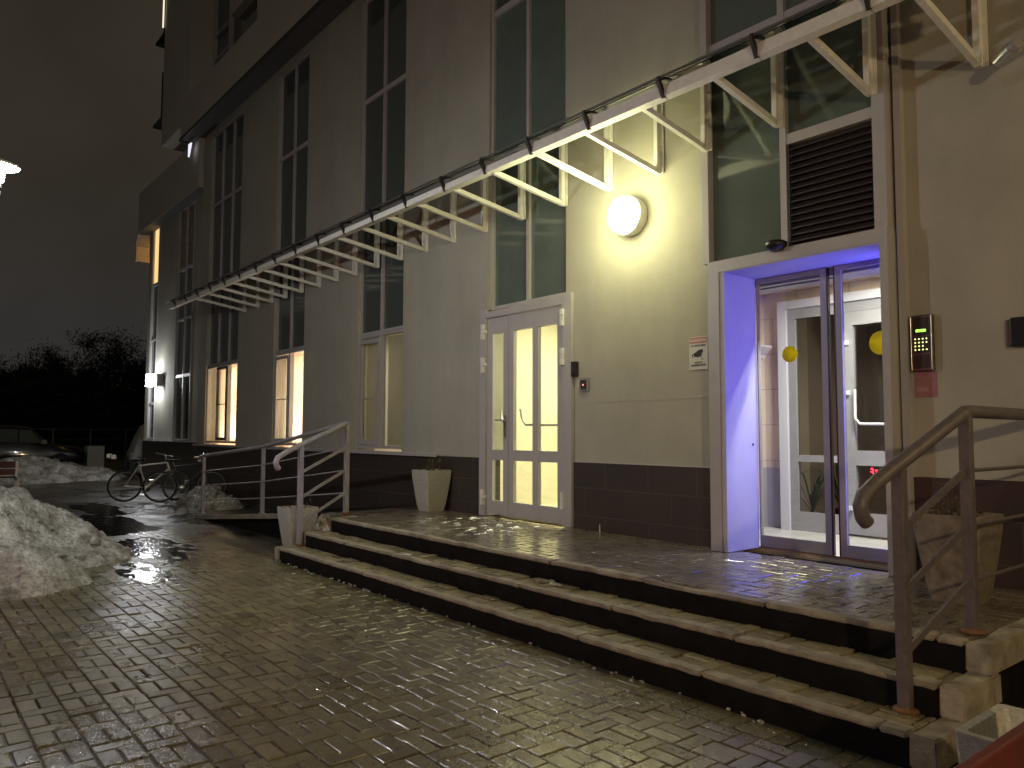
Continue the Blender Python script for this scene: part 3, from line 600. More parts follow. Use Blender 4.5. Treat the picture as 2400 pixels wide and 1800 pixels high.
inf.box(-4.72, -4.62, y-.04, vy-.002, P+.007, 2.96); inf.box(-4.62, fx1, y-.04, vy-.002, 2.87, 2.96)
inn = bpart(inf, 'inner_frame', mat('pale_grey_inner_frame', (.62, .61, .60), .4))
i2 = MB(); i2.box(-4.62, -4.53, y, vy-.004, P+.007, 2.87); i2.box(-4.53, -4.05, y, vy-.004, 2.76, 2.87); i2.box(-4.53, -4.05, y, vy-.004, P+.007, .66); i2.box(-4.53, -4.05, y, vy-.004, 1.20, 1.27); i2.box(-4.10+.05, -3.98, y, vy-.004, P+.007, 2.87)
i2.box(-3.98, -3.88, y-.01, vy-.005, P+.03, 2.76); i2.box(-3.88, -2.9, y-.01, vy-.005, 2.62, 2.76); i2.box(-3.88, -2.9, y-.01, vy-.005, P+.03, .70); i2.box(-3.88, -2.9, y-.01, vy-.005, 1.18, 1.33); i2.box(-2.9, -2.8, y-.01, vy-.005, P+.03, 2.76); i2.box(-3.98, fx1, y, vy-.003, 2.765, 2.87)
bpart(i2, 'inner_door', M['frame_dark'], inn)
hh = MB()
for z in (.72, 1.9, 2.42): hh.box(-4.02, -3.97, y-.05, y-.011, z-.05, z); hh.box(-4.0, -3.92, y-.045, y-.011, z+.003, z+.045); hh.box(-4.02, -3.97, y-.05, y-.011, z+.05, z+.10)
bpart(hh, 'hinge', M['white'], inn)
hh = MB(); hh.tube([(-3.85, y-.05, 1.95), (-3.85, y-.06, 1.66), (-3.80, y-.06, 1.60), (-3.0, y-.06, 1.59)], .014); bpart(hh, 'push_bar', M['white'], inn)
# grey lobby seen through the inner glazing: openings are real, wall cut by dark lobby panels just behind glass
for (a_, b_, c_, d_) in ((-4.53, -4.05, .66, 1.2), (-4.53, -4.05, 1.27, 2.76), (-3.88, -2.9, .70, 1.18), (-3.88, -2.9, 1.33, 2.62)):
    lob = MB(); lob.box(a_, b_, vy-.028, vy-.022, c_, d_); bpart(lob, 'inner_pane', glass_mat('tinted_inner_glass', (.75, .74, .72)), inn)
ac = MB(); ac.box(-4.30, -1.65, .42, .72, 2.90, 3.075); bpart(ac, 'air_curtain', M['frame'])
ac = MB(); ac.box(-4.20, -3.4, .50, .53, 2.892, 2.899); bpart(ac, 'air_slot', M['black'])
area('lobby_light', (-3.0, 3.2, 2.9), (0, 0, 0), .6, 9, (1, .86, .68))
area('vestibule_light', (-3.1, .82, 3.06), (0, 0, 0), .9, 125, (1.0, .95, .85), sy=.05)
# blue door-header light shining on the reveal
_q = Vector((-1, -.10, 0)).to_track_quat('-Z', 'Y').to_euler()
area('blue_strip_light', (-2.73, .292, 1.75), tuple(_q), .03, 28, (.085, .07, 1.0), sy=2.2)
dm = MB(); dm.lathe([(.0001, -.06), (.05, -.055), (.085, -.02), (.09, .012), (.06, .03), (.0001, .035)], 24, None, (-3.56, -.235, 3.10)); dm.box(-3.60, -3.52, -.235, -.12, 3.09, 3.13)
SN = thing('door_sensor', (-3.56, -.235, 3.1), 'small black dome sensor on the header above the sliding entrance doors', 'sensor')
shift(dm, (-3.56, -.235, 3.1)).build('dome', M['black'], SN)

# ================================================================== CANOPY
CN = thing('entrance_canopy', (-10, -.5, 4.2), 'long sloping glass canopy on white triangular steel brackets across the facade', 'canopy')
CO = Vector((-10, -.5, 4.2))
bx = [-2.04, -2.76, -3.56, -4.30, -5.0, -5.7, -6.42, -7.17, -7.93, -8.65, -9.36, -10.06, -10.78, -11.52, -12.2, -12.9, -13.64, -14.4, -15.1, -15.85, -16.6]
ZB, ZP0, ZP1, YB = 4.33, 4.13, 4.98, -1.08
def bracket(x):
    b = MB(); w_ = .045
    b.box(x-w_/2, x+w_/2, -.07 if not (-4.35 < x < -2.7) else -.23, -.001 if not (-4.35 < x < -2.7) else -.165, ZP0, ZP1)
    yw = -.07 if not (-4.35 < x < -2.7) else -.23
    b.box(x+w_/2, x+w_/2+.035, yw+.05, yw+.062, ZP0, ZP1)
    b.bar((x, yw+.01, ZP0+.028), (x, YB+.03, ZB-.02), w_, .05)
    b.bar((x, yw+.0, ZP1-.03), (x, YB+.03, ZB+.03), w_, .05)
    for z in (ZP0+.06, ZP0+.3, ZP0+.55, ZP1-.12): b.tube([(x+w_/2+.018, yw+.05, z), (x+w_/2+.018, yw+.038, z)], .008, 6)
    b.tube([(x-w_/2-.006, yw+.025, ZP0+.04), (x+w_/2+.006, yw+.025, ZP0+.04)], .009, 8)
    return shift(b, CO).build('bracket', M['bracket'], CN)
for x in bx: bracket(x)
def beam(x0, x1, kind):
    b = MB()
    if kind == 'open':   # profile with broad underside
        prof = [(YB-.055, ZB+.03), (YB-.06, ZB-.035), (YB-.055, ZB-.045), (YB+.06, ZB-.032), (YB+.065, ZB+.0), (YB+.03, ZB+.05)]
    else:
        prof = [(YB-.055, ZB+.055), (YB-.055, ZB-.04), (YB+.02, ZB-.05), (YB+.03, ZB+.05)]
    b.prism(prof, x0, x1, plane='yz'); return shift(b, CO).build('front_beam', M['bracket'], CN)
xx = [-1.5, -2.3, -3.14, -4.02, -4.89, -5.70, -6.46, -7.23, -8.07, -8.9, -9.72, -10.53, -11.35, -12.17, -13.0, -13.8, -14.6, -15.4, -16.2, -17.0, -17.8, -18.35]
for i in range(len(xx)-1): beam(xx[i+1]+.006, xx[i]-.006, 'closed' if xx[i] > -5.6 else 'open')
gs = MB(); sl_ = (ZP1+.03-(ZB+.075))/(0-YB); 
for i in range(len(xx)-1):
    g = MB(); a, b_ = xx[i+1]+.01, xx[i]-.01
    z0_, z1_ = ZB+.075, ZP1+.03
    y0_, y1_ = YB-.09, -.09
    zf = z1_-(y1_-y0_)*(z1_-z0_)/(0-YB)
    g.add([(a, y0_, zf), (b_, y0_, zf), (b_, y1_, z1_), (a, y1_, z1_), (a, y0_, zf+.012), (b_, y0_, zf+.012), (b_, y1_, z1_+.012), (a, y1_, z1_+.012)], [(0,3,2,1),(4,5,6,7),(0,1,5,4),(1,2,6,5),(2,3,7,6),(3,0,4,7)])
    shift(g, CO).build('glass_panel', M['canopyglass'], CN)
    c = MB(); c.bar((xx[i], YB-.115, ZB+.09), (xx[i], YB-.04, ZB-.05), .026, .04); c.bar((xx[i], YB-.12, ZB+.10), (xx[i], YB+.05, ZB+.13), .026, .02)
    shift(c, CO).build('glass_clamp', M['clamp'], CN)
wr = MB(); wr.box(-18.35, -4.43, -.035, -.002, ZP1+.03, ZP1+.07); shift(wr, CO).build('wall_flashing', M['frame'], CN)
gl_ = MB(); gl_.bar((-18.35, YB-.10, ZB+.105), (-1.5, YB-.10, ZB+.105), .012, .02); shift(gl_, CO).build('edge_trim', M['chrome'], CN)

# ================================================================== LAMPS
RX = Matrix.Rotation(R(90), 4, 'X')
# round wall lamp
def round_lamp(loc, label, color, power, off=.60):
    LP = thing('round_wall_lamp', loc, label, 'wall lamp', 'round wall lamps')
    b = MB(); b.lathe([(.20, -.06), (.207, 0.0), (.204, .055), (.185, .055)], 48, RX); b.build('rim', M['white'], LP)
    b = MB(); b.lathe([(.19, .05), (.19, .11), (.175, .145), (.12, .165), (.0001, .172)], 48, RX); b.build('diffuser', emis('lamp_diffuser', color, 34.0), LP)
    pl_ = point('round_lamp_fill', (0, -off, .0), power, color, .30); pl_.parent = LP; return LP  # added fill floating before the diffuser to spread the glow evenly
round_lamp((-5.37, -.06, 3.77), 'glowing round bulkhead lamp on the wall between the hall door and entrance', WARMW, 60, .50)
round_lamp((1.5, -.06, 3.77), 'warm round bulkhead lamp on the wall far right of the entrance', (1, .72, .34), 60, .32)
# park lamp at the left edge
def park_lamp(loc, label, power, color, strength, rr=.30):
    L_ = thing('park_lamp', (loc[0], loc[1], 0), label, 'street lamp', 'disc park lamps', 0); h = loc[2]
    b = MB(); b.tube([(0, 0, 0), (0, 0, 1.0), (0, 0, h-.28)], [.06, .045, .035], 16); b.lathe([(.11, 0), (.11, .03), (.06, .05)], 20); b.build('pole', M['clamp'], L_)
    b = MB(); b.lathe([(.0001, h+.06), (rr*.5, h+.05), (rr*.97, h+.012), (rr, h), (rr*.96, h-.006), (rr*.5, h+.025), (.0001, h+.03)], 40); b.build('disc_shade', mat('white_shade', (.75, .76, .68), .5), L_)
    b = MB()
    for k in range(3):
        t = 2.1*k+.45; b.bar((math.cos(t)*rr*.62, math.sin(t)*rr*.62, h+.01), (math.cos(t)*.05, math.sin(t)*.05, h-.26), .012, .02)
    b.build('strut', M['clamp'], L_)
    b = MB(); b.lathe([(.0001, h-.01), (.065, h-.02), (.06, h-.13), (.04, h-.16), (.0001, h-.17)], 24); b.build('lit_glass', emis('park_lamp_glass', color, strength), L_)
    return L_
pL = (-8.16, -5.34, 3.88)
park_lamp(pL, 'lit park lamp with white disc shade cut by the left picture edge', 0, (.97, 1.0, 1.0), 1250, .185)
park_lamp((1.6, -22.0, 7.0), 'tall park lamp standing on the far side of the square behind the camera', 0, (.98, .96, .96), 3200, .3)
park_lamp((3.3, -6.6, 3.1), 'warm park lamp standing behind the camera on the right', 0, (1, .72, .38), 2900, .26)
# small bright box light by the far corner
FLm = thing('box_wall_light', (-24.1, .1, 3.0), 'glaring white box light on the far wall near the corner', 'wall lamp')
b = MB(); b.box(-.02, .50, -.10, .078, -.16, .18); b.build('housing', M['frame'], FLm)
b = MB(); b.box(-.03, .30, -.26, -.101, -.17, .18); b.build('lit_lens', emis('cold_led', (.95, .97, 1), 110), FLm)
# loggia lamp under the far balcony and small bright lamp under the overhang
LG = thing('balcony_lamp', (-26.9, 1.0, 7.45), 'orange lamp under the far end balcony', 'lamp')
b = MB(); b.lathe([(.0001, .05), (.07, .04), (.07, -.03), (.0001, -.05)], 16); b.build('bulb', emis('sodium_bulb', (1, .55, .15), 60), LG)
FT = thing('soffit_floodlight', (-20.2, -.25, 8.72), 'small bright white light at the left end of the overhang', 'floodlight')
b = MB(); b.prism([(-.06, -.16), (-.06, .16), (.14, .16)], -.02, .02, plane='xz'); b.build('lit_face', emis('flood_white', (.85, .83, 1), 1.0), FT)
b = MB(); b.box(-.07, .2, -.02, .02, .165, .19); b.build('bracket', M['clamp'], FT)

# ================================================================== RAILINGS
def railing_left():
    T = thing('ramp_railing', (-9.1, -1.36, P), 'grey tube railing rising along the ramp left of the steps', 'railing')
    o = Vector((-9.1, -1.36, P))
    posts = [(-9.1, -1.36, P, 1.62), (-11.93, -1.36, .22, 1.27), (-14.83, -1.36, -.012, 1.06)]
    for x, y, z0, z1 in posts[1:]:
        b = MB(); b.box(x-.026, x+.026, y-.026, y+.026, z0, z1-.02); b.box(x-.05, x+.05, y-.05, y+.05, z0, z0+.012); shift(b, o).build('post', M['rail'], T)
    b = MB(); b.tube([(-9.1, -1.36, 1.62), (-9.3, -1.36, 1.60), (-11.93, -1.36, 1.27), (-14.83, -1.36, 1.06), (-15.05, -1.36, 1.04), (-15.12, -1.36, .99), (-15.10, -1.36, .94)], .031, 12); shift(b, o).build('handrail', M['rail'], T)
    for fr in (.27, .52, .77):
        b = MB()
        for k in range(2):
            p0, p1 = posts[k], posts[k+1]
            b.tube([(p0[0], p0[1], p0[3]-(p0[3]-p0[2])*fr), (p1[0], p1[1], p1[3]-(p1[3]-p1[2])*fr)], .011, 8)
        shift(b, o).build('rail_bar', M['rail'], T)
    return T
railing_left()
def stair_rail(top, low, label, rz_low, side, ext=None, seg=1, group='stair handrails beside the steps', drop=.15):
    o = Vector((top[0], top[1], P)); T = thing('stair_railing', o, label, 'railing', group)
    zt, zl = 1.62, 1.35; RM_ = M['rail_dark'] if ext else M['rail']
    for (x, y, z0, z1) in ((top[0], top[1], P, zt), (low[0], low[1], low[2], zl)):
        b = MB(); b.bbox(x-.029, x+.029, y-.029, y+.029, z0, z1-.01, .004); shift(b, o).build('post', RM_, T)
        b = MB(); n = 14
        bm = bmesh.new(); bmesh.ops.create_icosphere(bm, subdivisions=2, radius=1)
        for v in bm.verts: v.co = Vector((v.co.x*.065*(1+.2*noise.noise(v.co*2)), v.co.y*.06, v.co.z*.02*(1+.6*noise.noise(v.co*3)))) + Vector((x, y, z0+.006))
        b.bm(bm, True); shift(b, o).build('rusty_foot', M['rust'], T)
    d = Vector((low[0]-top[0], low[1]-top[1], zl-zt)); pts = [Vector((top[0], top[1], zt)), Vector((top[0], top[1], zt))+d*.2, Vector((low[0], low[1], zl))]
    e_ = Vector((low[0], low[1], zl))+d*.42; pts += [Vector((low[0], low[1], zl))+d*.25]
    h = Vector((d.x, d.y, 0)).normalized()
    pts += [e_+h*.03+Vector((0, 0, -.03)), e_+h*.055+Vector((0, 0, -.08)), e_+h*.04+Vector((0, 0, -.135)), e_+h*.01+Vector((0, 0, -.16))]
    if ext: pts = [Vector(ext), Vector((top[0]+.0, top[1]+.06, zt+.003))]+pts
    b = MB(); b.tube(pts, .036 if ext else .033, 14); shift(b, o).build('handrail', RM_, T)
    for fr in (.27, .52, .77):
        b = MB(); a = Vector((top[0], top[1]-.02, zt-(zt-P)*fr)); c = Vector((low[0], low[1]+.02, zl-(zl-low[2])*fr))
        b.bar(a, c, .014, .036)
        shift(b, o).build('rail_bar', RM_, T)
        if ext:
            b = MB(); b.tube([a, Vector((ext[0], ext[1], a.z))], .011, 8); shift(b, o).build('rail_bar', RM_, T)
    return T
stair_rail((-9.1, -1.36), (-8.80, -2.12, .15), 'grey stair handrail with a curled end at the left end of the steps', 0, 0)
stair_rail((-1.67, -1.50), (-1.76, -2.10, .15), 'grey stair handrail with a worn curled end at the right end of the steps', 0, 0, ext=(-1.67, -.25, 1.62))

# ================================================================== PLANTERS
def planter_parts(T, plants=0, seed=0, cm=None, s1=.20, s0=.125, h=.55):
    prof = [(s0, 0), (s0*1.16, .16*h), (s0+.62*(s1-s0), .5*h), (s0+.9*(s1-s0), .8*h), (s1, h)]
    t = .028; c = .012
    def ring(s, z): return [(-s+c, -s, z), (s-c, -s, z), (s, -s+c, z), (s, s-c, z), (s-c, s, z), (-s+c, s, z), (-s, s-c, z), (-s, -s+c, z)]
    rings = [ring(s, z) for s, z in prof]+[ring(s1-t, h), ring(s1-t-.01, h-.09)]
    v = [p for r_ in rings for p in r_]; f = []
    for i in range(len(rings)-1):
        for k in range(8): f.append((i*8+k, i*8+(k+1) % 8, (i+1)*8+(k+1) % 8, (i+1)*8+k))
    f.append(tuple(range(7, -1, -1)))
    b = MB(); b.add(v, f); b.build('pot', cm or M['concrete'], T)
    b = MB(); b.add(ring(s1-t-.006, h-.08), [tuple(range(8))]); b.build('soil', M['soil'], T)
    if plants:
        rg = random.Random(seed); b = MB()
        for k in range(plants):
            x, y = rg.uniform(-.1, .1), rg.uniform(-.1, .1); hh_ = rg.uniform(.08, .26); dx, dy = rg.uniform(-.08, .08), rg.uniform(-.08, .08)
            b.tube([(x, y, h-.09), (x+dx*.5, y+dy*.4, h-.08+hh_*.6), (x+dx, y+dy, h-.08+hh_)], [.004, .003, .0015], 5)
            for q in range(7):
                c_ = Vector((x+dx*rg.uniform(.6, 1.1)+rg.uniform(-.025, .025), y+dy+rg.uniform(-.025, .025), h-.08+hh_*rg.uniform(.6, 1.08)))
                a_ = Vector((rg.uniform(-1, 1), rg.uniform(-1, 1), rg.uniform(-1, 1)))*.016; b_ = Vector((rg.uniform(-1, 1), rg.uniform(-1, 1), rg.uniform(-1, 1)))*.012
                b.add([c_-a_, c_+b_, c_+a_, c_-b_], [(0, 1, 2, 3)])
        b.build('dry_plant', M['stalks'], T)
shaded_pot = mat('shaded_concrete', (0.20, 0.17, 0.135), 0.7, noise_amt=0.35, nscale=14, bump=0.35, bscale=120)  # concrete copy with the right planter's shade put into its colour
for loc, lab, pl_, sd_ in (((-8.82, -.235, P-.003), 'tapered concrete planter with dried flowers by the wall left of the hall door', 22, 1),
                         ((-9.52, -1.83, -.012), 'tapered concrete planter standing below the left end of the steps', 10, 2),
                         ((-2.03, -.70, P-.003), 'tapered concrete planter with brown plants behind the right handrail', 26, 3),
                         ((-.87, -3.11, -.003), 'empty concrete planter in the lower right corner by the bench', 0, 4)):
    planter_parts(thing('concrete_planter', loc, lab, 'planter', 'tapered concrete planters'), pl_, sd_, shaded_pot if sd_ == 3 else None)

# ================================================================== BENCHES  (local: sits along y, faces +x)
def bench(loc, rz, label):
    T = thing('park_bench', loc, label, 'bench', 'red slatted benches', rz)
    for y in (-.89, .89):
        b = MB(); b.box(-.03, .055, y-.025, y+.025, .42, .81); b.box(-.03, .44, y-.025, y+.025, .36, .42); b.box(-.03, .03, y-.025, y+.025, 0, .36); b.box(.38, .44, y-.025, y+.025, 0, .36)
        
        b.build('leg', M['white'], T)
    for z0, z1 in ((.48, .62), (.65, .80)):
        b = MB(); b.bbox(.021, .05, -.86, .86, z0, z1, .006); b.build('back_slat', M['red'], T)
    for x in (.04, .15, .26, .37):
        b = MB(); b.bbox(x, x+.085, -.86, .86, .421, .45, .006); b.build('seat_slat', M['red'], T)
    return T
bench((-22.0, -4.40, -.012), 0, 'red slatted bench with white frame at the left picture edge beyond the snow')
bench((-.66, -4.28, -.006), R(180), 'red slatted bench cut by the lower right corner next to the empty planter')

# ================================================================== SNOW
def snow(name, cx, cy, rx, ry, h, seed, label, rot=0, n=90, lump=.35, pw=.8, zb=-.02):
    mb = MB(); v = []
    for i in range(n+1):
        for j in range(n+1):
            u = -1.25+2.5*i/n; w_ = -1.25+2.5*j/n
            x = u*rx; y = w_*ry; xr = x*math.cos(rot)-y*math.sin(rot); yr = x*math.sin(rot)+y*math.cos(rot)
            q = Vector((xr*.9, yr*.9, seed)); e_ = 1-(u*u+w_*w_)**.5+.28*noise.noise(q*1.3)
            z = 0
            if e_ > 0:
                z = h*min(1, e_*1.5)**pw*(1+lump*noise.noise(q*2.2)+.20*noise.noise(q*5))+.05*(abs(noise.noise(q*9))-.2)+.035*(abs(noise.noise(q*19))-.2)*min(1, e_*4)+.02*noise.noise(q*45)*min(1, e_*4)
            else: z = -.03
            v.append((xr, yr, z+zb if z > 0 else -.05))
    mb.add(v, [(i*(n+1)+j, (i+1)*(n+1)+j, (i+1)*(n+1)+j+1, i*(n+1)+j+1) for i in range(n) for j in range(n)], True)
    rg_ = random.Random(int(seed*10)); gv = [p for p in mb.v if p[2] > .01]
    for k in range(int(len(gv)*.007)):
        p_ = gv[rg_.randrange(len(gv))]; s_ = rg_.uniform(.012, .045)*(1 if rg_.random() < .85 else 1.8); bm = bmesh.new(); bmesh.ops.create_icosphere(bm, subdivisions=1, radius=1)
        for v_ in bm.verts: v_.co = Vector((v_.co.x*s_*1.2, v_.co.y*s_, v_.co.z*s_*.7))*(1+.5*noise.noise(v_.co+Vector((k, 0, 0))))+Vector(p_)
        mb.bm(bm, False)
    o_ = mb.build(name, M['snow'], recalc=False); o_.location = (cx, cy, 0); return tag(o_, label, 'snow pile', 'dirty snow piles')
snow('snow_pile', -11.2, -5.35, 2.95, 1.6, .72, 3.3, 'large grey heap of dirty snow at the lower left of the photo', n=240)
snow('snow_pile', -16.6, -.72, 1.5, .5, .34, 8.1, 'small snow heap by the foot of the ramp railing')
snow('snow_pile', -28.5, -2.6, 2.2, 2.9, .62, 5.5, 'long low bank of snow behind the left bench')
snow('snow_pile', -8.97, -1.73, .17, .15, .15, 2.2, 'little lump of snow beside the planter on the steps', n=30, zb=.30)
# ice crumbs along base of lowest step and scraps
ic = MB(); rg = random.Random(5)
for k in range(70):
    x = rg.uniform(-8.8, -2.2) if k % 3 else rg.uniform(-8.8, -6.5); s_ = rg.uniform(.004, .014); y = -2.385-abs(rg.gauss(0, .03)); M_ = Matrix.Rotation(rg.uniform(0, 6), 4, 'Z') 
    bm = bmesh.new(); bmesh.ops.create_icosphere(bm, subdivisions=1, radius=1)
    for v in bm.verts: v.co = Vector((v.co.x*s_*1.6, v.co.y*s_, v.co.z*s_*.8))*(1+.4*noise.noise(v.co+Vector((k, 0, 0))))+Vector((x, y, .004))
    ic.bm(bm)
tag(ic.build('ice_crumbs', M['snow']), 'crumbs of dirty ice along the foot of the lowest step', 'ice', kind='stuff')
grit = MB()
for k in range(11000):
    if k % 5 == 0: x, y = rg.gauss(-3.0, 1.6), rg.uniform(-4.9, -2.45)
    elif k % 5 < 3: x = rg.gauss(-2.5, .75); y = -2.43-abs(rg.gauss(0, .30))
    else: x, y = rg.gauss(-2.95, .55), rg.gauss(-3.65, .35)
    if x > 1 or y > -2.42 or noise.noise(Vector((x*2.2, y*2.6, 4))) < -.12: continue
    s_ = rg.uniform(.0012, .0036); a_ = rg.uniform(0, 6.28); dx, dy = math.cos(a_)*s_*1.5, math.sin(a_)*s_*1.5; hz_ = s_*rg.uniform(.25, 1.0)
    ox, oy = rg.uniform(-.6, .6)*s_, rg.uniform(-.6, .6)*s_
    grit.add([(x-dx, y-dy, .001), (x+dy*.6, y-dx*.6, .001), (x+dx, y+dy, .001), (x-dy*.6, y+dx*.6, .001), (x+ox, y+oy, .0015+hz_)], [(0, 1, 4), (1, 2, 4), (2, 3, 4), (3, 0, 4)])
tag(grit.build('grit', mat('grit_granules', (.045, .038, .026), .22, spec=1.0, coat=1.0)), 'loose wet grit scattered over the paving in front of the steps', 'grit', kind='stuff')
# litter
def small(name, mb, m, label, cat, group=None):
    o_ = mb.build(name, m); return tag(o_, label, cat, group)
b = MB(); b.box(-.05, .05, -.02, .02, 0, .003, Matrix.Rotation(.2, 4, 'Z')); o_ = small('paper_scrap', b, M['white'], 'small white paper scrap on the middle step', 'litter'); o_.location = (-6.58, -1.98, .303)
b = MB(); b.tube([(0, 0, 0), (0, 0, .085)], .006, 8); o_ = small('cigarette', b, M['white'], 'white cigarette stub leaning upright by the tiled base right of the hall door', 'cigarette'); o_.location = (-5.78, -.10, P); o_.rotation_euler = (R(8), R(6), 0)
b = MB()
for k in range(14):
    c_ = Vector((rg.uniform(-.13, .13), rg.uniform(-.04, .04), rg.uniform(0, .012))); b.box(c_.x-.02, c_.x+.02, c_.y-.012, c_.y+.012, 0, .008+c_.z, Matrix.Rotation(rg.uniform(-.3, .3), 4, 'Z'))
o_ = small('ice_patch', b, M['snow'], 'flat patch of leftover ice on the middle step right of the paper scrap', 'ice'); o_.location = (-4.62, -1.84, .30)

# ================================================================== SIGNS & DEVICES
def text_mesh(body, size, m, parent, loc, align='CENTER', w_=None, bold=.0):
    c = bpy.data.curves.new('txt', 'FONT'); c.body = body; c.size = size; c.align_x = align; c.extrude = .0004; c.offset = bold
    t = bpy.data.objects.new('txt', c); COL.objects.link(t)
    bpy.context.view_layer.update()
    me = bpy.data.meshes.new_from_object(t.evaluated_get(bpy.context.evaluated_depsgraph_get())); bpy.data.objects.remove(t)
    if w_:
        xs_ = [v.co.x for v in me.vertices]; k = w_/(max(xs_)-min(xs_)+1e-6)
        for v in me.vertices: v.co.x *= k
    for v in me.vertices: v.co = Vector((v.co.x, -v.co.z, v.co.y))
    me.materials.clear(); me.materials.append(m); o_ = bpy.data.objects.new('lettering', me); COL.objects.link(o_); o_.parent = parent; o_.location = loc; return o_
SG = thing('surveillance_sign', (-4.55, -.004, 2.27), 'white video surveillance notice with a pink top band left of the entrance', 'sign')
ink = mat('black_ink', (.015, .014, .016), .6); pink = mat('faded_red_band', (.42, .17, .16), .6); pinkl = mat('pale_pink', (.55, .40, .37), .6); paper = mat('aged_white_paper', (.56, .55, .50), .55)
b = MB(); b.box(-.108, .108, -.003, .003, -.158, .158); b.build('plate', paper, SG)
b = MB(); b.box(-.10, .10, -.0045, -.0032, .095, .150); b.build('red_band', pink, SG)
b = MB(); b.box(-.092, .092, -.006, -.0048, .108, .136); b.build('pale_strip', pinkl, SG)
text_mesh('НА ТЕРРИТОРИИ', .024, ink, SG, (0, -.0045, .062), w_=.168, bold=.0006)
text_mesh('ВЕДЕТСЯ', .019, ink, SG, (0, -.0045, -.098), w_=.085, bold=.0006)
text_mesh('ВИДЕОНАБЛЮДЕНИЕ', .020, ink, SG, (0, -.0045, -.124), w_=.18, bold=.0006)
b = MB(); b.prism([(-.078, -.022), (-.068, -.04), (-.03, -.036), (-.005, -.042), (.03, -.034), (.042, -.022), (.04, -.006), (.058, .008), (.052, .032), (.012, .032), (-.045, .0), (-.07, -.012)], -.0046, -.0034); b.build('camera_symbol', ink, SG)
b = MB(); b.box(.036, .039, -.0046, -.0034, -.062, -.036); b.box(.036, .07, -.0047, -.0034, -.065, -.062); b.build('symbol_line', ink, SG)
b = MB(); b.lathe([(.0001, 0), (.009, 0)], 16, RX, (-.056, -.005, -.027)); b.build('symbol_lens', paper, SG)
# intercom
KP = thing('intercom_panel', (-2.49, -.02, 2.18), 'steel intercom panel with a green display and glowing keypad right of the entrance', 'intercom')
bronze = mat('dark_steel', (.30, .25, .23), .28, metal=1.0)
b = MB(); b.bbox(-.08, .08, -.025, .02, -.21, .21, .006); b.build('housing', bronze, KP)
kd = mat('dark_insert', (.04, .03, .03), .35)
for z0, z1 in ((.055, .19), (-.075, .045), (-.19, -.09)):
    b = MB(); b.box(-.058, .058, -.028, -.0252, z0, z1); b.build('panel_insert', kd, KP)
b = MB(); b.box(-.036, .036, -.030, -.0282, .082, .102); b.build('display', emis('green_lcd', (.35, 1, .05), 1.6), KP)
km = emis('key_glow', (.85, 1, .3), 1.6)
for i in range(4):
    for j in range(4):
        if i == 3 and j == 2: continue
        b = MB(); b.lathe([(.0001, .001), (.006, 0), (.006, -.002)], 10, RX, (-.042+i*.027, -.029, .030-j*.027)); b.build('key', km, KP)
for s_ in (-1, 1):
    b = MB(); b.tube([(s_*.073, -.028, -.2), (s_*.073, -.028, .2)], .004, 8); b.build('side_rim', M['chrome'], KP)
NT = thing('pink_notice', (-2.485, -.003, 1.87), 'faded pink paper notice under the intercom panel', 'notice')
b = MB(); b.box(-.082, .082, -.001, .002, -.098, .098); b.build('paper', mat('pink_paper', (.36, .17, .20), .7, noise_amt=.15, nscale=20), NT)
b = MB(); rg2 = random.Random(3)
for k in range(5): b.box(-.06+rg2.uniform(0, .02), .05+rg2.uniform(-.03, .01), -.002, -.0012, .06-k*.017, .063-k*.017)
b.box(-.065, .02, -.002, -.0012, -.055, -.02); b.build('print', mat('pale_print', (.45, .27, .29), .7), NT)
# card reader + button by hall door
CR = thing('card_reader', (-6.24, -.02, 2.22), 'black card reader on the wall just right of the hall door', 'card reader')
b = MB(); b.bbox(-.045, .045, -.03, .019, -.085, .085, .008); b.build('housing', M['black'], CR)
b = MB(); b.bbox(-.012, .03, -.042, -.031, -.055, .05, .004); b.build('grip', M['clamp'], CR)
BT = thing('exit_button', (-6.09, -.015, 2.035), 'square steel bell button with a red light beside the black card reader', 'button')
b = MB(); b.bbox(-.062, .062, -.015, .014, -.072, .072, .004); b.build('plate', M['chrome'], BT)
b = MB(); b.box(-.045, .045, -.018, -.0152, -.05, .055); b.build('button_face', kd, BT)
b = MB(); b.lathe([(.0001, .004), (.007, .003), (.008, 0)], 12, RX, (-.005, -.018, 0)); b.build('red_led', emis('red_led', (1, .1, .08), 5), BT)
CC = thing('security_camera', (-1.70, -.02, 4.14), 'grey bullet security camera high on the right wall', 'camera')
b = MB(); b.tube([(-.02, -.30, -.11), (.03, -.14, -.03), (.10, -.02, .05)], .014, 8); b.lathe([(.04, .0), (.04, .02), (.0001, .02)], 16, RX, (.10, .02, .05)); b.build('mount', M['rail'], CC)
Mc = Matrix.Translation((-.05, -.32, -.10)) @ Matrix.Rotation(R(-35), 4, 'Z') @ Matrix.Rotation(R(78), 4, 'Y')
b = MB(); b.lathe([(.0001, -.09), (.036, -.09), (.040, -.07), (.040, .08), (.034, .085), (.0001, .07)], 20, Mc); b.build('body', M['rail'], CC)
b = MB(); b.lathe([(.043, -.11), (.046, -.02), (.043, .03)], 20, Mc); b.build('hood', M['chrome'], CC)
RD = thing('wall_reader', (-1.86, -.02, 2.21), 'black box reader at the right picture edge on the wall', 'card reader')
b = MB(); b.bbox(-.04, .06, -.05, .019, -.11, .09, .01); b.build('housing', M['black'], RD)
b = MB(); b.box(-.075, -.042, -.004, .018, -.10, .08); b.build('back_plate', mat('brown_plate', (.22, .15, .09), .7), RD)

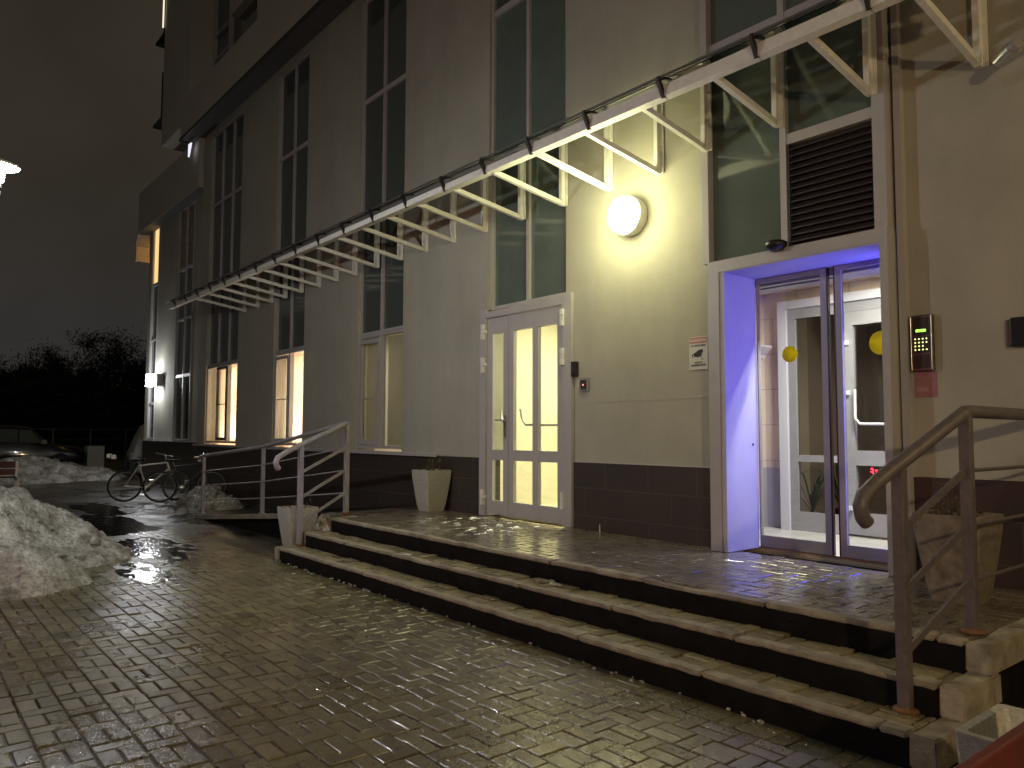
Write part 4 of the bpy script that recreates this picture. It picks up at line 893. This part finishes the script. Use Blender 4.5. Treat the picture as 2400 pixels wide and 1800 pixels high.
# indoor plants in the vestibule
def pot_plant(loc, label, seed, pm, sc=1.0):
    T = thing('potted_plant', loc, label, 'plant', 'potted plants in the vestibule'); rg = random.Random(seed)
    b = MB(); b.lathe([(.0001, 0), (.07*sc, 0), (.095*sc, .17*sc), (.10*sc, .20*sc), (.09*sc, .20*sc), (.085*sc, .17*sc), (.0001, .165*sc)], 20); b.build('pot', pm, T)
    b = MB()
    for k in range(16):
        t = rg.uniform(0, 6.28); ln = rg.uniform(.25, .5)*sc; w0 = .02*sc; up_ = rg.uniform(.2, .6)*sc; v = []
        for q in range(7):
            f_ = q/6; rr_ = ln*f_; z = .17*sc+up_*math.sin(f_*2.2)/.9-.12*f_*f_*sc; ww = w0*math.sin(math.pi*min(.98, f_*.9+.1))
            v += [(rr_*math.cos(t)-ww*math.sin(t), rr_*math.sin(t)+ww*math.cos(t), z), (rr_*math.cos(t)+ww*math.sin(t), rr_*math.sin(t)-ww*math.cos(t), z)]
        v = [(p[0], max(p[1], -.16), p[2]) for p in v]
        b.add(v, [(2*q, 2*q+1, 2*q+3, 2*q+2) for q in range(6)], True)
    b.build('leaves', M['leaf'], T)
pot_plant((-4.62, 2.12, P+.007), 'leafy plant in a pale pot by the inner glass wall', 4, M['white'], .8)
pot_plant((-4.30, 2.20, P+.007), 'leafy plant in a black pot by the inner glass wall', 9, M['black'], 1.1)

# ================================================================== BICYCLES  (local: x forward, wheels r .34)
def bicycle(loc, rz, lean, label, fmat, steer=0):
    T = thing('bicycle', loc, label, 'bicycle', 'bicycles parked by the wall', rz); T.rotation_euler = (lean, 0, rz)
    def wheel(x, st=0):
        RM = Matrix.Rotation(st, 4, 'Z'); c0 = Vector((x, 0, .34))
        b = MB(); b.tube([c0+RM @ Vector((.325*math.cos(t), 0, .325*math.sin(t))) for t in [2*math.pi*k/40 for k in range(40)]], .02, 8, closed=True); w_ = b.build('wheel', M['rubber'], T)
        b = MB(); b.tube([c0+RM @ Vector((.30*math.cos(t), 0, .30*math.sin(t))) for t in [2*math.pi*k/40 for k in range(40)]], .008, 6, closed=True)
        for k in range(28):
            t = 2*math.pi*k/28; b.bar(c0+RM @ Vector((.02*math.cos(t+.6), .02*(-1)**k, .02*math.sin(t+.6))), c0+RM @ Vector((.30*math.cos(t), 0, .30*math.sin(t))), .0022, .0022)
        b.tube([c0+RM @ Vector((0, -.045, 0)), c0+RM @ Vector((0, .045, 0))], .02, 10)
        b.build('rim', M['frame_dark'], w_)
    wheel(0); wheel(1.04, steer)
    bb = Vector((.43, 0, .30)); stt = Vector((.27, 0, .78)); hd_ = Vector((.82, 0, .84)); hb = Vector((.86, 0, .70))
    b = MB(); b.tube([stt, hd_], .019); b.tube([bb, stt], .017); b.tube([bb, hb], .024); b.tube([hd_+Vector((-.01, 0, .05)), hb+Vector((.02, 0, -.03))], .022)
    for s_ in (-.05, .05): b.tube([(0, s_, .34), (bb.x, s_*.5, bb.z)], .010); b.tube([(0, s_, .34), (stt.x, s_*.4, stt.z)], .008)
    b.build('frame', fmat, T)
    b = MB()
    for s_ in (-.05, .05): b.tube([hb+Vector((.02, s_, -.03)), Vector((1.04, s_, .34))], .014)
    b.build('fork', fmat, T)
    b = MB(); b.tube([(.80, 0, .89), (.79, 0, 1.0)], .014); 
    RM = Matrix.Rotation(steer, 4, 'Z'); b.tube([Vector((.79, 0, 1.0))+RM @ Vector(p) for p in ((-.03, -.31, .02), (.03, -.1, 0), (.03, .1, 0), (-.03, .31, .02))], .012, 8); b.build('handlebar', M['chrome'], T)
    b = MB(); b.tube([stt, (.245, 0, .90)], .013); b.build('seat_post', M['chrome'], T)
    b = MB(); b.add([(.10, -.07, .93), (.10, .07, .93), (.22, .05, .93), (.40, .015, .92), (.40, -.015, .92), (.22, -.05, .93), (.12, -.05, .89), (.12, .05, .89), (.38, .01, .895), (.38, -.01, .895)],
                    [(0, 5, 2, 1), (5, 4, 3, 2), (0, 1, 7, 6), (1, 2, 7), (2, 3, 8, 7), (3, 4, 9, 8), (4, 5, 9), (5, 0, 6, 9), (6, 7, 8, 9)], True); b.build('saddle', M['rubber'], T)
    b = MB(); b.lathe([(.0001, .0), (.09, 0), (.09, .006), (.0001, .006)], 24, RX, (bb.x, -.04, bb.z)); b.tube([bb+Vector((0, -.06, 0)), bb+Vector((-.10, -.07, -.14))], .009); b.box(bb.x-.15, bb.x-.05, -.15, -.07, bb.z-.15, bb.z-.13); b.tube([bb+Vector((0, .06, 0)), bb+Vector((.10, .07, .14))], .009); b.box(bb.x+.05, bb.x+.15, .07, .15, bb.z+.13, bb.z+.15); b.build('crank', M['chrome'], T)
    return T
alloy = mat('silver_frame_paint', (.62, .62, .58), .3, metal=.3); dkf = mat('dark_frame_paint', (.03, .03, .045), .3)
bicycle((-18.35, -1.92, -.012), R(78), R(6), 'silver framed bicycle parked before the wall left of the ramp', alloy, steer=.5)
bicycle((-17.75, -1.35, -.012), R(72), R(8), 'dark bicycle leaning close behind the silver one', dkf, steer=-.3)

# ================================================================== VEHICLES (local: x forward)
tyre = M['rubber']
def vehicle(name, loc, rz, label, cat, paint, L=4.6, W=1.82, prof='suv', tail=0.0):
    T = thing(name, loc, label, cat, None, rz)
    if prof == 'suv': st = [(-2.3, .45, .95, .95), (-2.25, .32, 1.05, 1.08), (-2.15, .3, 1.08, 1.58), (-1.6, .25, 1.08, 1.74), (-.4, .25, 1.05, 1.76), (.35, .25, 1.02, 1.70), (1.05, .25, .98, 1.04), (1.9, .27, .92, .95), (2.22, .32, .80, .82), (2.3, .42, .66, .68)]
    else: st = [(-2.5, .5, 1.1, 1.1), (-2.45, .4, 1.1, 1.12), (-2.4, .35, 1.12, 1.15), (-1, .35, 1.12, 1.15), (.15, .35, 1.12, 1.16), (.25, .35, 1.12, 1.80), (1.0, .35, 1.12, 1.84), (1.25, .35, 1.10, 1.74), (1.5, .4, 1.05, 1.2), (1.62, .5, .8, .82)]
    v = []; f = []; k_ = 12
    for (x, z0, zb, zr) in st:
        hw = W/2*(1-.10*max(0, abs(x)/2.3-.75)*4); tw = hw*.80 if zr > zb+.1 else hw*.93
        v += [(x, -hw*.9, z0), (x, -hw, z0+.12), (x, -hw, (z0+zb)/2), (x, -hw*.97, zb), (x, -tw, zr-.07 if zr > zb+.1 else zr-.01), (x, -tw*.85, zr), (x, tw*.85, zr), (x, tw, zr-.07 if zr > zb+.1 else zr-.01), (x, hw*.97, zb), (x, hw, (z0+zb)/2), (x, hw, z0+.12), (x, hw*.9, z0)]
    for i in range(len(st)-1):
        for k in range(k_): f.append((i*k_+k, i*k_+(k+1) % k_, (i+1)*k_+(k+1) % k_, (i+1)*k_+k))
    f += [tuple(range(k_)), tuple(range((len(st)-1)*k_+k_-1, (len(st)-1)*k_-1, -1))]
    b = MB(); b.add(v, f, True); body = b.build('body', paint, T)
    # side glass, slightly proud
    for s_ in (-1, 1):
        for seg in (([(-1.95, 1.14), (-1.0, 1.14), (-1.0, 1.60), (-1.55, 1.60)], [(-.95, 1.13), (0, 1.11), (0, 1.60), (-.95, 1.61)], [(.05, 1.10), (.85, 1.07), (.42, 1.56), (.05, 1.59)]) if prof == 'suv' else ([(.35, 1.2), (1.35, 1.2), (1.12, 1.70), (.35, 1.70)],)):
            def yy(z, x): zb, zr = 1.06, 1.68; t = min(1, max(0, (z-zb)/(zr-zb))); return s_*(W/2*.97*(1-t)+W/2*.80*t+.012)
            g = MB(); g.add([(x, yy(z, x), z) for x, z in seg]+[(x, yy(z, x)-s_*.02, z) for x, z in seg], [(0, 1, 2, 3), (7, 6, 5, 4)]+[(i, (i+1) % 4, (i+1) % 4+4, i+4) for i in range(4)]); g.build('side_window', M['darkglass'], T)
    if prof == 'suv':
        g = MB(); g.add([(-2.262, -.66, 1.12), (-2.262, .66, 1.12), (-2.19, .58, 1.50), (-2.19, -.58, 1.50), (-2.24, -.66, 1.12), (-2.24, .66, 1.12), (-2.17, .58, 1.50), (-2.17, -.58, 1.50)], [(0, 1, 2, 3), (7, 6, 5, 4), (0, 4, 5, 1), (3, 2, 6, 7)]); g.build('rear_window', M['darkglass'], T)
        g = MB(); g.box(-2.335, -2.29, -.26, .26, .78, .89); g.build('number_plate', paper, T)
    for x in (-1.4, 1.4):
        for s_ in (-1, 1):
            b = MB(); b.lathe([(.20, -.11), (.33, -.11), (.35, -.08), (.35, .08), (.33, .11), (.20, .11)], 28, RX, (x, s_*(W/2-.11), .35)); w_ = b.build('wheel', tyre, T)
            b = MB(); b.lathe([(.0001, -.06*s_), (.06, -.06*s_), (.19, -.075*s_), (.205, -.10*s_)], 20, RX, (x, s_*(W/2-.11), .35)); b.build('rim', M['chrome'], w_)
    for s_ in (-1, 1):
        b = MB(); b.box(.75, .95, s_*(W/2+.02), s_*(W/2+.20), 1.05, 1.19); b.build('wing_mirror', paint, T)
        hl = MB(); hl.box(2.12, 2.27, s_*.55, s_*.80, .62, .76); hl.build('headlight', M['chrome'], T)
        if prof == 'suv':
            tl_ = MB()
            tl_.tube([(-2.33, s_*.36, .68), (-2.34, s_*.55, .65), (-2.32, s_*.72, .70), (-2.22, s_*.90, .79)], .013, 6)
            tl_.tube([(-2.33, s_*.36, .74), (-2.34, s_*.58, .715), (-2.31, s_*.74, .77), (-2.2, s_*.90, .84)], .013, 6)
            tl_.tube([(-2.33, s_*.40, .795), (-2.34, s_*.60, .78), (-2.3, s_*.76, .82)], .010, 6)
            tl_.build('tail_light', emis('tail_red_lit', (1, .02, .06), 90*tail) if tail else mat('tail_red', (.3, .01, .01), .2), T)
    return T
blackpaint = mat('black_car_paint', (.005, .005, .006), .25, coat=.4, spec=.4)
vehicle('parked_car', (-35.2, -2.0, -.012), R(83), 'black estate car parked behind the snow bank at the far left', 'car', blackpaint)
vehicle('parked_car', (-6.35, -10.4, -.012), R(-92), 'dark car with lit red tail lights standing on the square behind the camera', 'car', blackpaint, tail=1.0)
vehicle('parked_pickup', (-28.6, 2.15, -.012), R(-96), 'white pickup cab showing past the far building corner', 'pickup', mat('dull_white_car_paint', (.28, .28, .27), .4), prof='van')

# far fence, bin, trees
FN = thing('metal_fence', (-36, 0, 0), 'thin metal rail fence in the dark beyond the parked car', 'fence')
b = MB(); b.tube([(0, -6, 1.62), (0, 8, 1.58)], .03, 8); b.tube([(0, -6, 1.2), (0, 8, 1.16)], .015, 6); b.build('rail', M['clamp'], FN)
for y in (-4, -2.2, -.7, .65, 2.0, 3.8):
    b = MB(); b.box(-.035, .035, y-.035, y+.035, -.012, 1.6); b.build('post', M['clamp'], FN)
b = MB(); b.prism([(-.35, 0), (.35, 0), (.33, .95), (-.33, .95)], -.3, .3); o_ = b.build('concrete_block', M['concrete']); o_.location = (-34.6, .55, -.012); tag(o_, 'pale upright concrete block behind the snow bank', 'concrete block')
def tree(loc, h, w_, seed, label):
    T = thing('bare_tree', loc, label, 'tree', 'dark trees beyond the fence'); rg = random.Random(seed)
    tr_ = MB(); tw = MB()
    def branch(p, d, ln, r_, dep):
        pts = [p]; rs = [r_]; q = p
        for k in range(3):
            d = (d+Vector((rg.gauss(0, .16), rg.gauss(0, .16), rg.gauss(.05, .1)))).normalized(); q = q+d*ln/3; pts.append(q); rs.append(r_*(1-.2*(k+1)))
        (tr_ if dep < 2 else tw).tube(pts, rs, 6 if dep < 2 else 3)
        if dep < 4:
            for k in range(4 if dep < 3 else 5):
                t = rg.uniform(.35, 1); i_ = min(2, int(t*3)); a = pts[i_].lerp(pts[i_+1], t*3-i_); dd = (d*.6+Vector((rg.gauss(0, .7), rg.gauss(0, .7), rg.gauss(.25, .4)))).normalized()
                branch(a, dd, ln*rg.uniform(.5, .75), rs[i_]*.5, dep+1)
    branch(Vector((0, 0, 0)), Vector((0, 0, 1)), h*.42, .16*h/8, 0)
    for k in range(5): branch(Vector((0, 0, h*(.18+.05*k))), Vector((rg.gauss(0, .6)*w_, rg.gauss(0, .6)*w_, 1)).normalized(), h*.36, .08*h/8, 1)
    # fine twig masses
    base = list(tw.v); 
    for k in range(9000):
        c_ = Vector(base[rg.randrange(len(base))])+Vector((rg.gauss(0, .25), rg.gauss(0, .25), rg.gauss(0, .25))); d = Vector((rg.gauss(0, 1), rg.gauss(0, 1), rg.gauss(.5, 1))).normalized()*rg.uniform(.2, .5); n_ = Vector((rg.gauss(0, 1), rg.gauss(0, 1), rg.gauss(0, 1))).normalized()*.035
        tw.add([c_, c_+d*.5+n_, c_+d, c_+d*.5-n_], [(0, 1, 2, 3)])
    tr_.build('trunk', M['bark'], T); tw.build('crown', M['twig'], T, recalc=False)
tr_spec = [((-62, 6.5, 0), 10.0, 1.1, 1), ((-60, 2.2, 0), 8.0, 1.1, 2), ((-58, -1.5, 0), 7.6, 1, 3), ((-66, 10.5, 0), 9.2, 1.1, 4), ((-57, -4.0, 0), 8.5, 1.1, 5), ((-64, 4.2, 0), 8.6, 1.2, 6), ((-70, 14, 0), 9.5, 1.2, 7)]
tl_ab = ['tallest dark bare tree, just left of the building corner', 'dark bare tree rising over the left end of the fence', 'lower dark tree left of the tallest one', 'dark tree partly hidden by the far corner of the building', 'dark tree at the left picture edge', 'dense dark tree between the tallest and the lower ones', 'dark tree behind the building corner, farthest of the group']
for (l_, h_, w2, s_), lab in zip(tr_spec, tl_ab): tree(l_, h_*.93, w2, s_, lab)
tb_ = MB(); rg = random.Random(11)
for k in range(32000):
    y = rg.uniform(-14, 22); z = rg.uniform(0, 1)**1.2*(4.2+.9*noise.noise(Vector((y*.4, 0, 0)))+.5*noise.noise(Vector((y*1.6, 3, 0)))); c_ = Vector((-54+rg.uniform(-1.5, 1.5), y, z)); d = Vector((rg.gauss(0, 1), rg.gauss(0, 1), rg.gauss(0, 1))).normalized()*.38; n_ = d.cross(Vector((rg.random(), rg.random(), rg.random()))).normalized()*.12
    tb_.add([c_-d, c_+n_, c_+d, c_-n_], [(0, 1, 2, 3)])
tag(tb_.build('undergrowth', M['twig'], recalc=False), 'dark tangle of bushes under the distant trees', 'bushes', kind='stuff')

# ------------------------------------------------------------------ render settings
S.render.engine = 'CYCLES'
S.cycles.use_adaptive_sampling = True
S.cycles.max_bounces = 8; S.cycles.transparent_max_bounces = 12
S.cycles.caustics_reflective = False; S.cycles.caustics_refractive = False
S.cycles.sample_clamp_indirect = 4
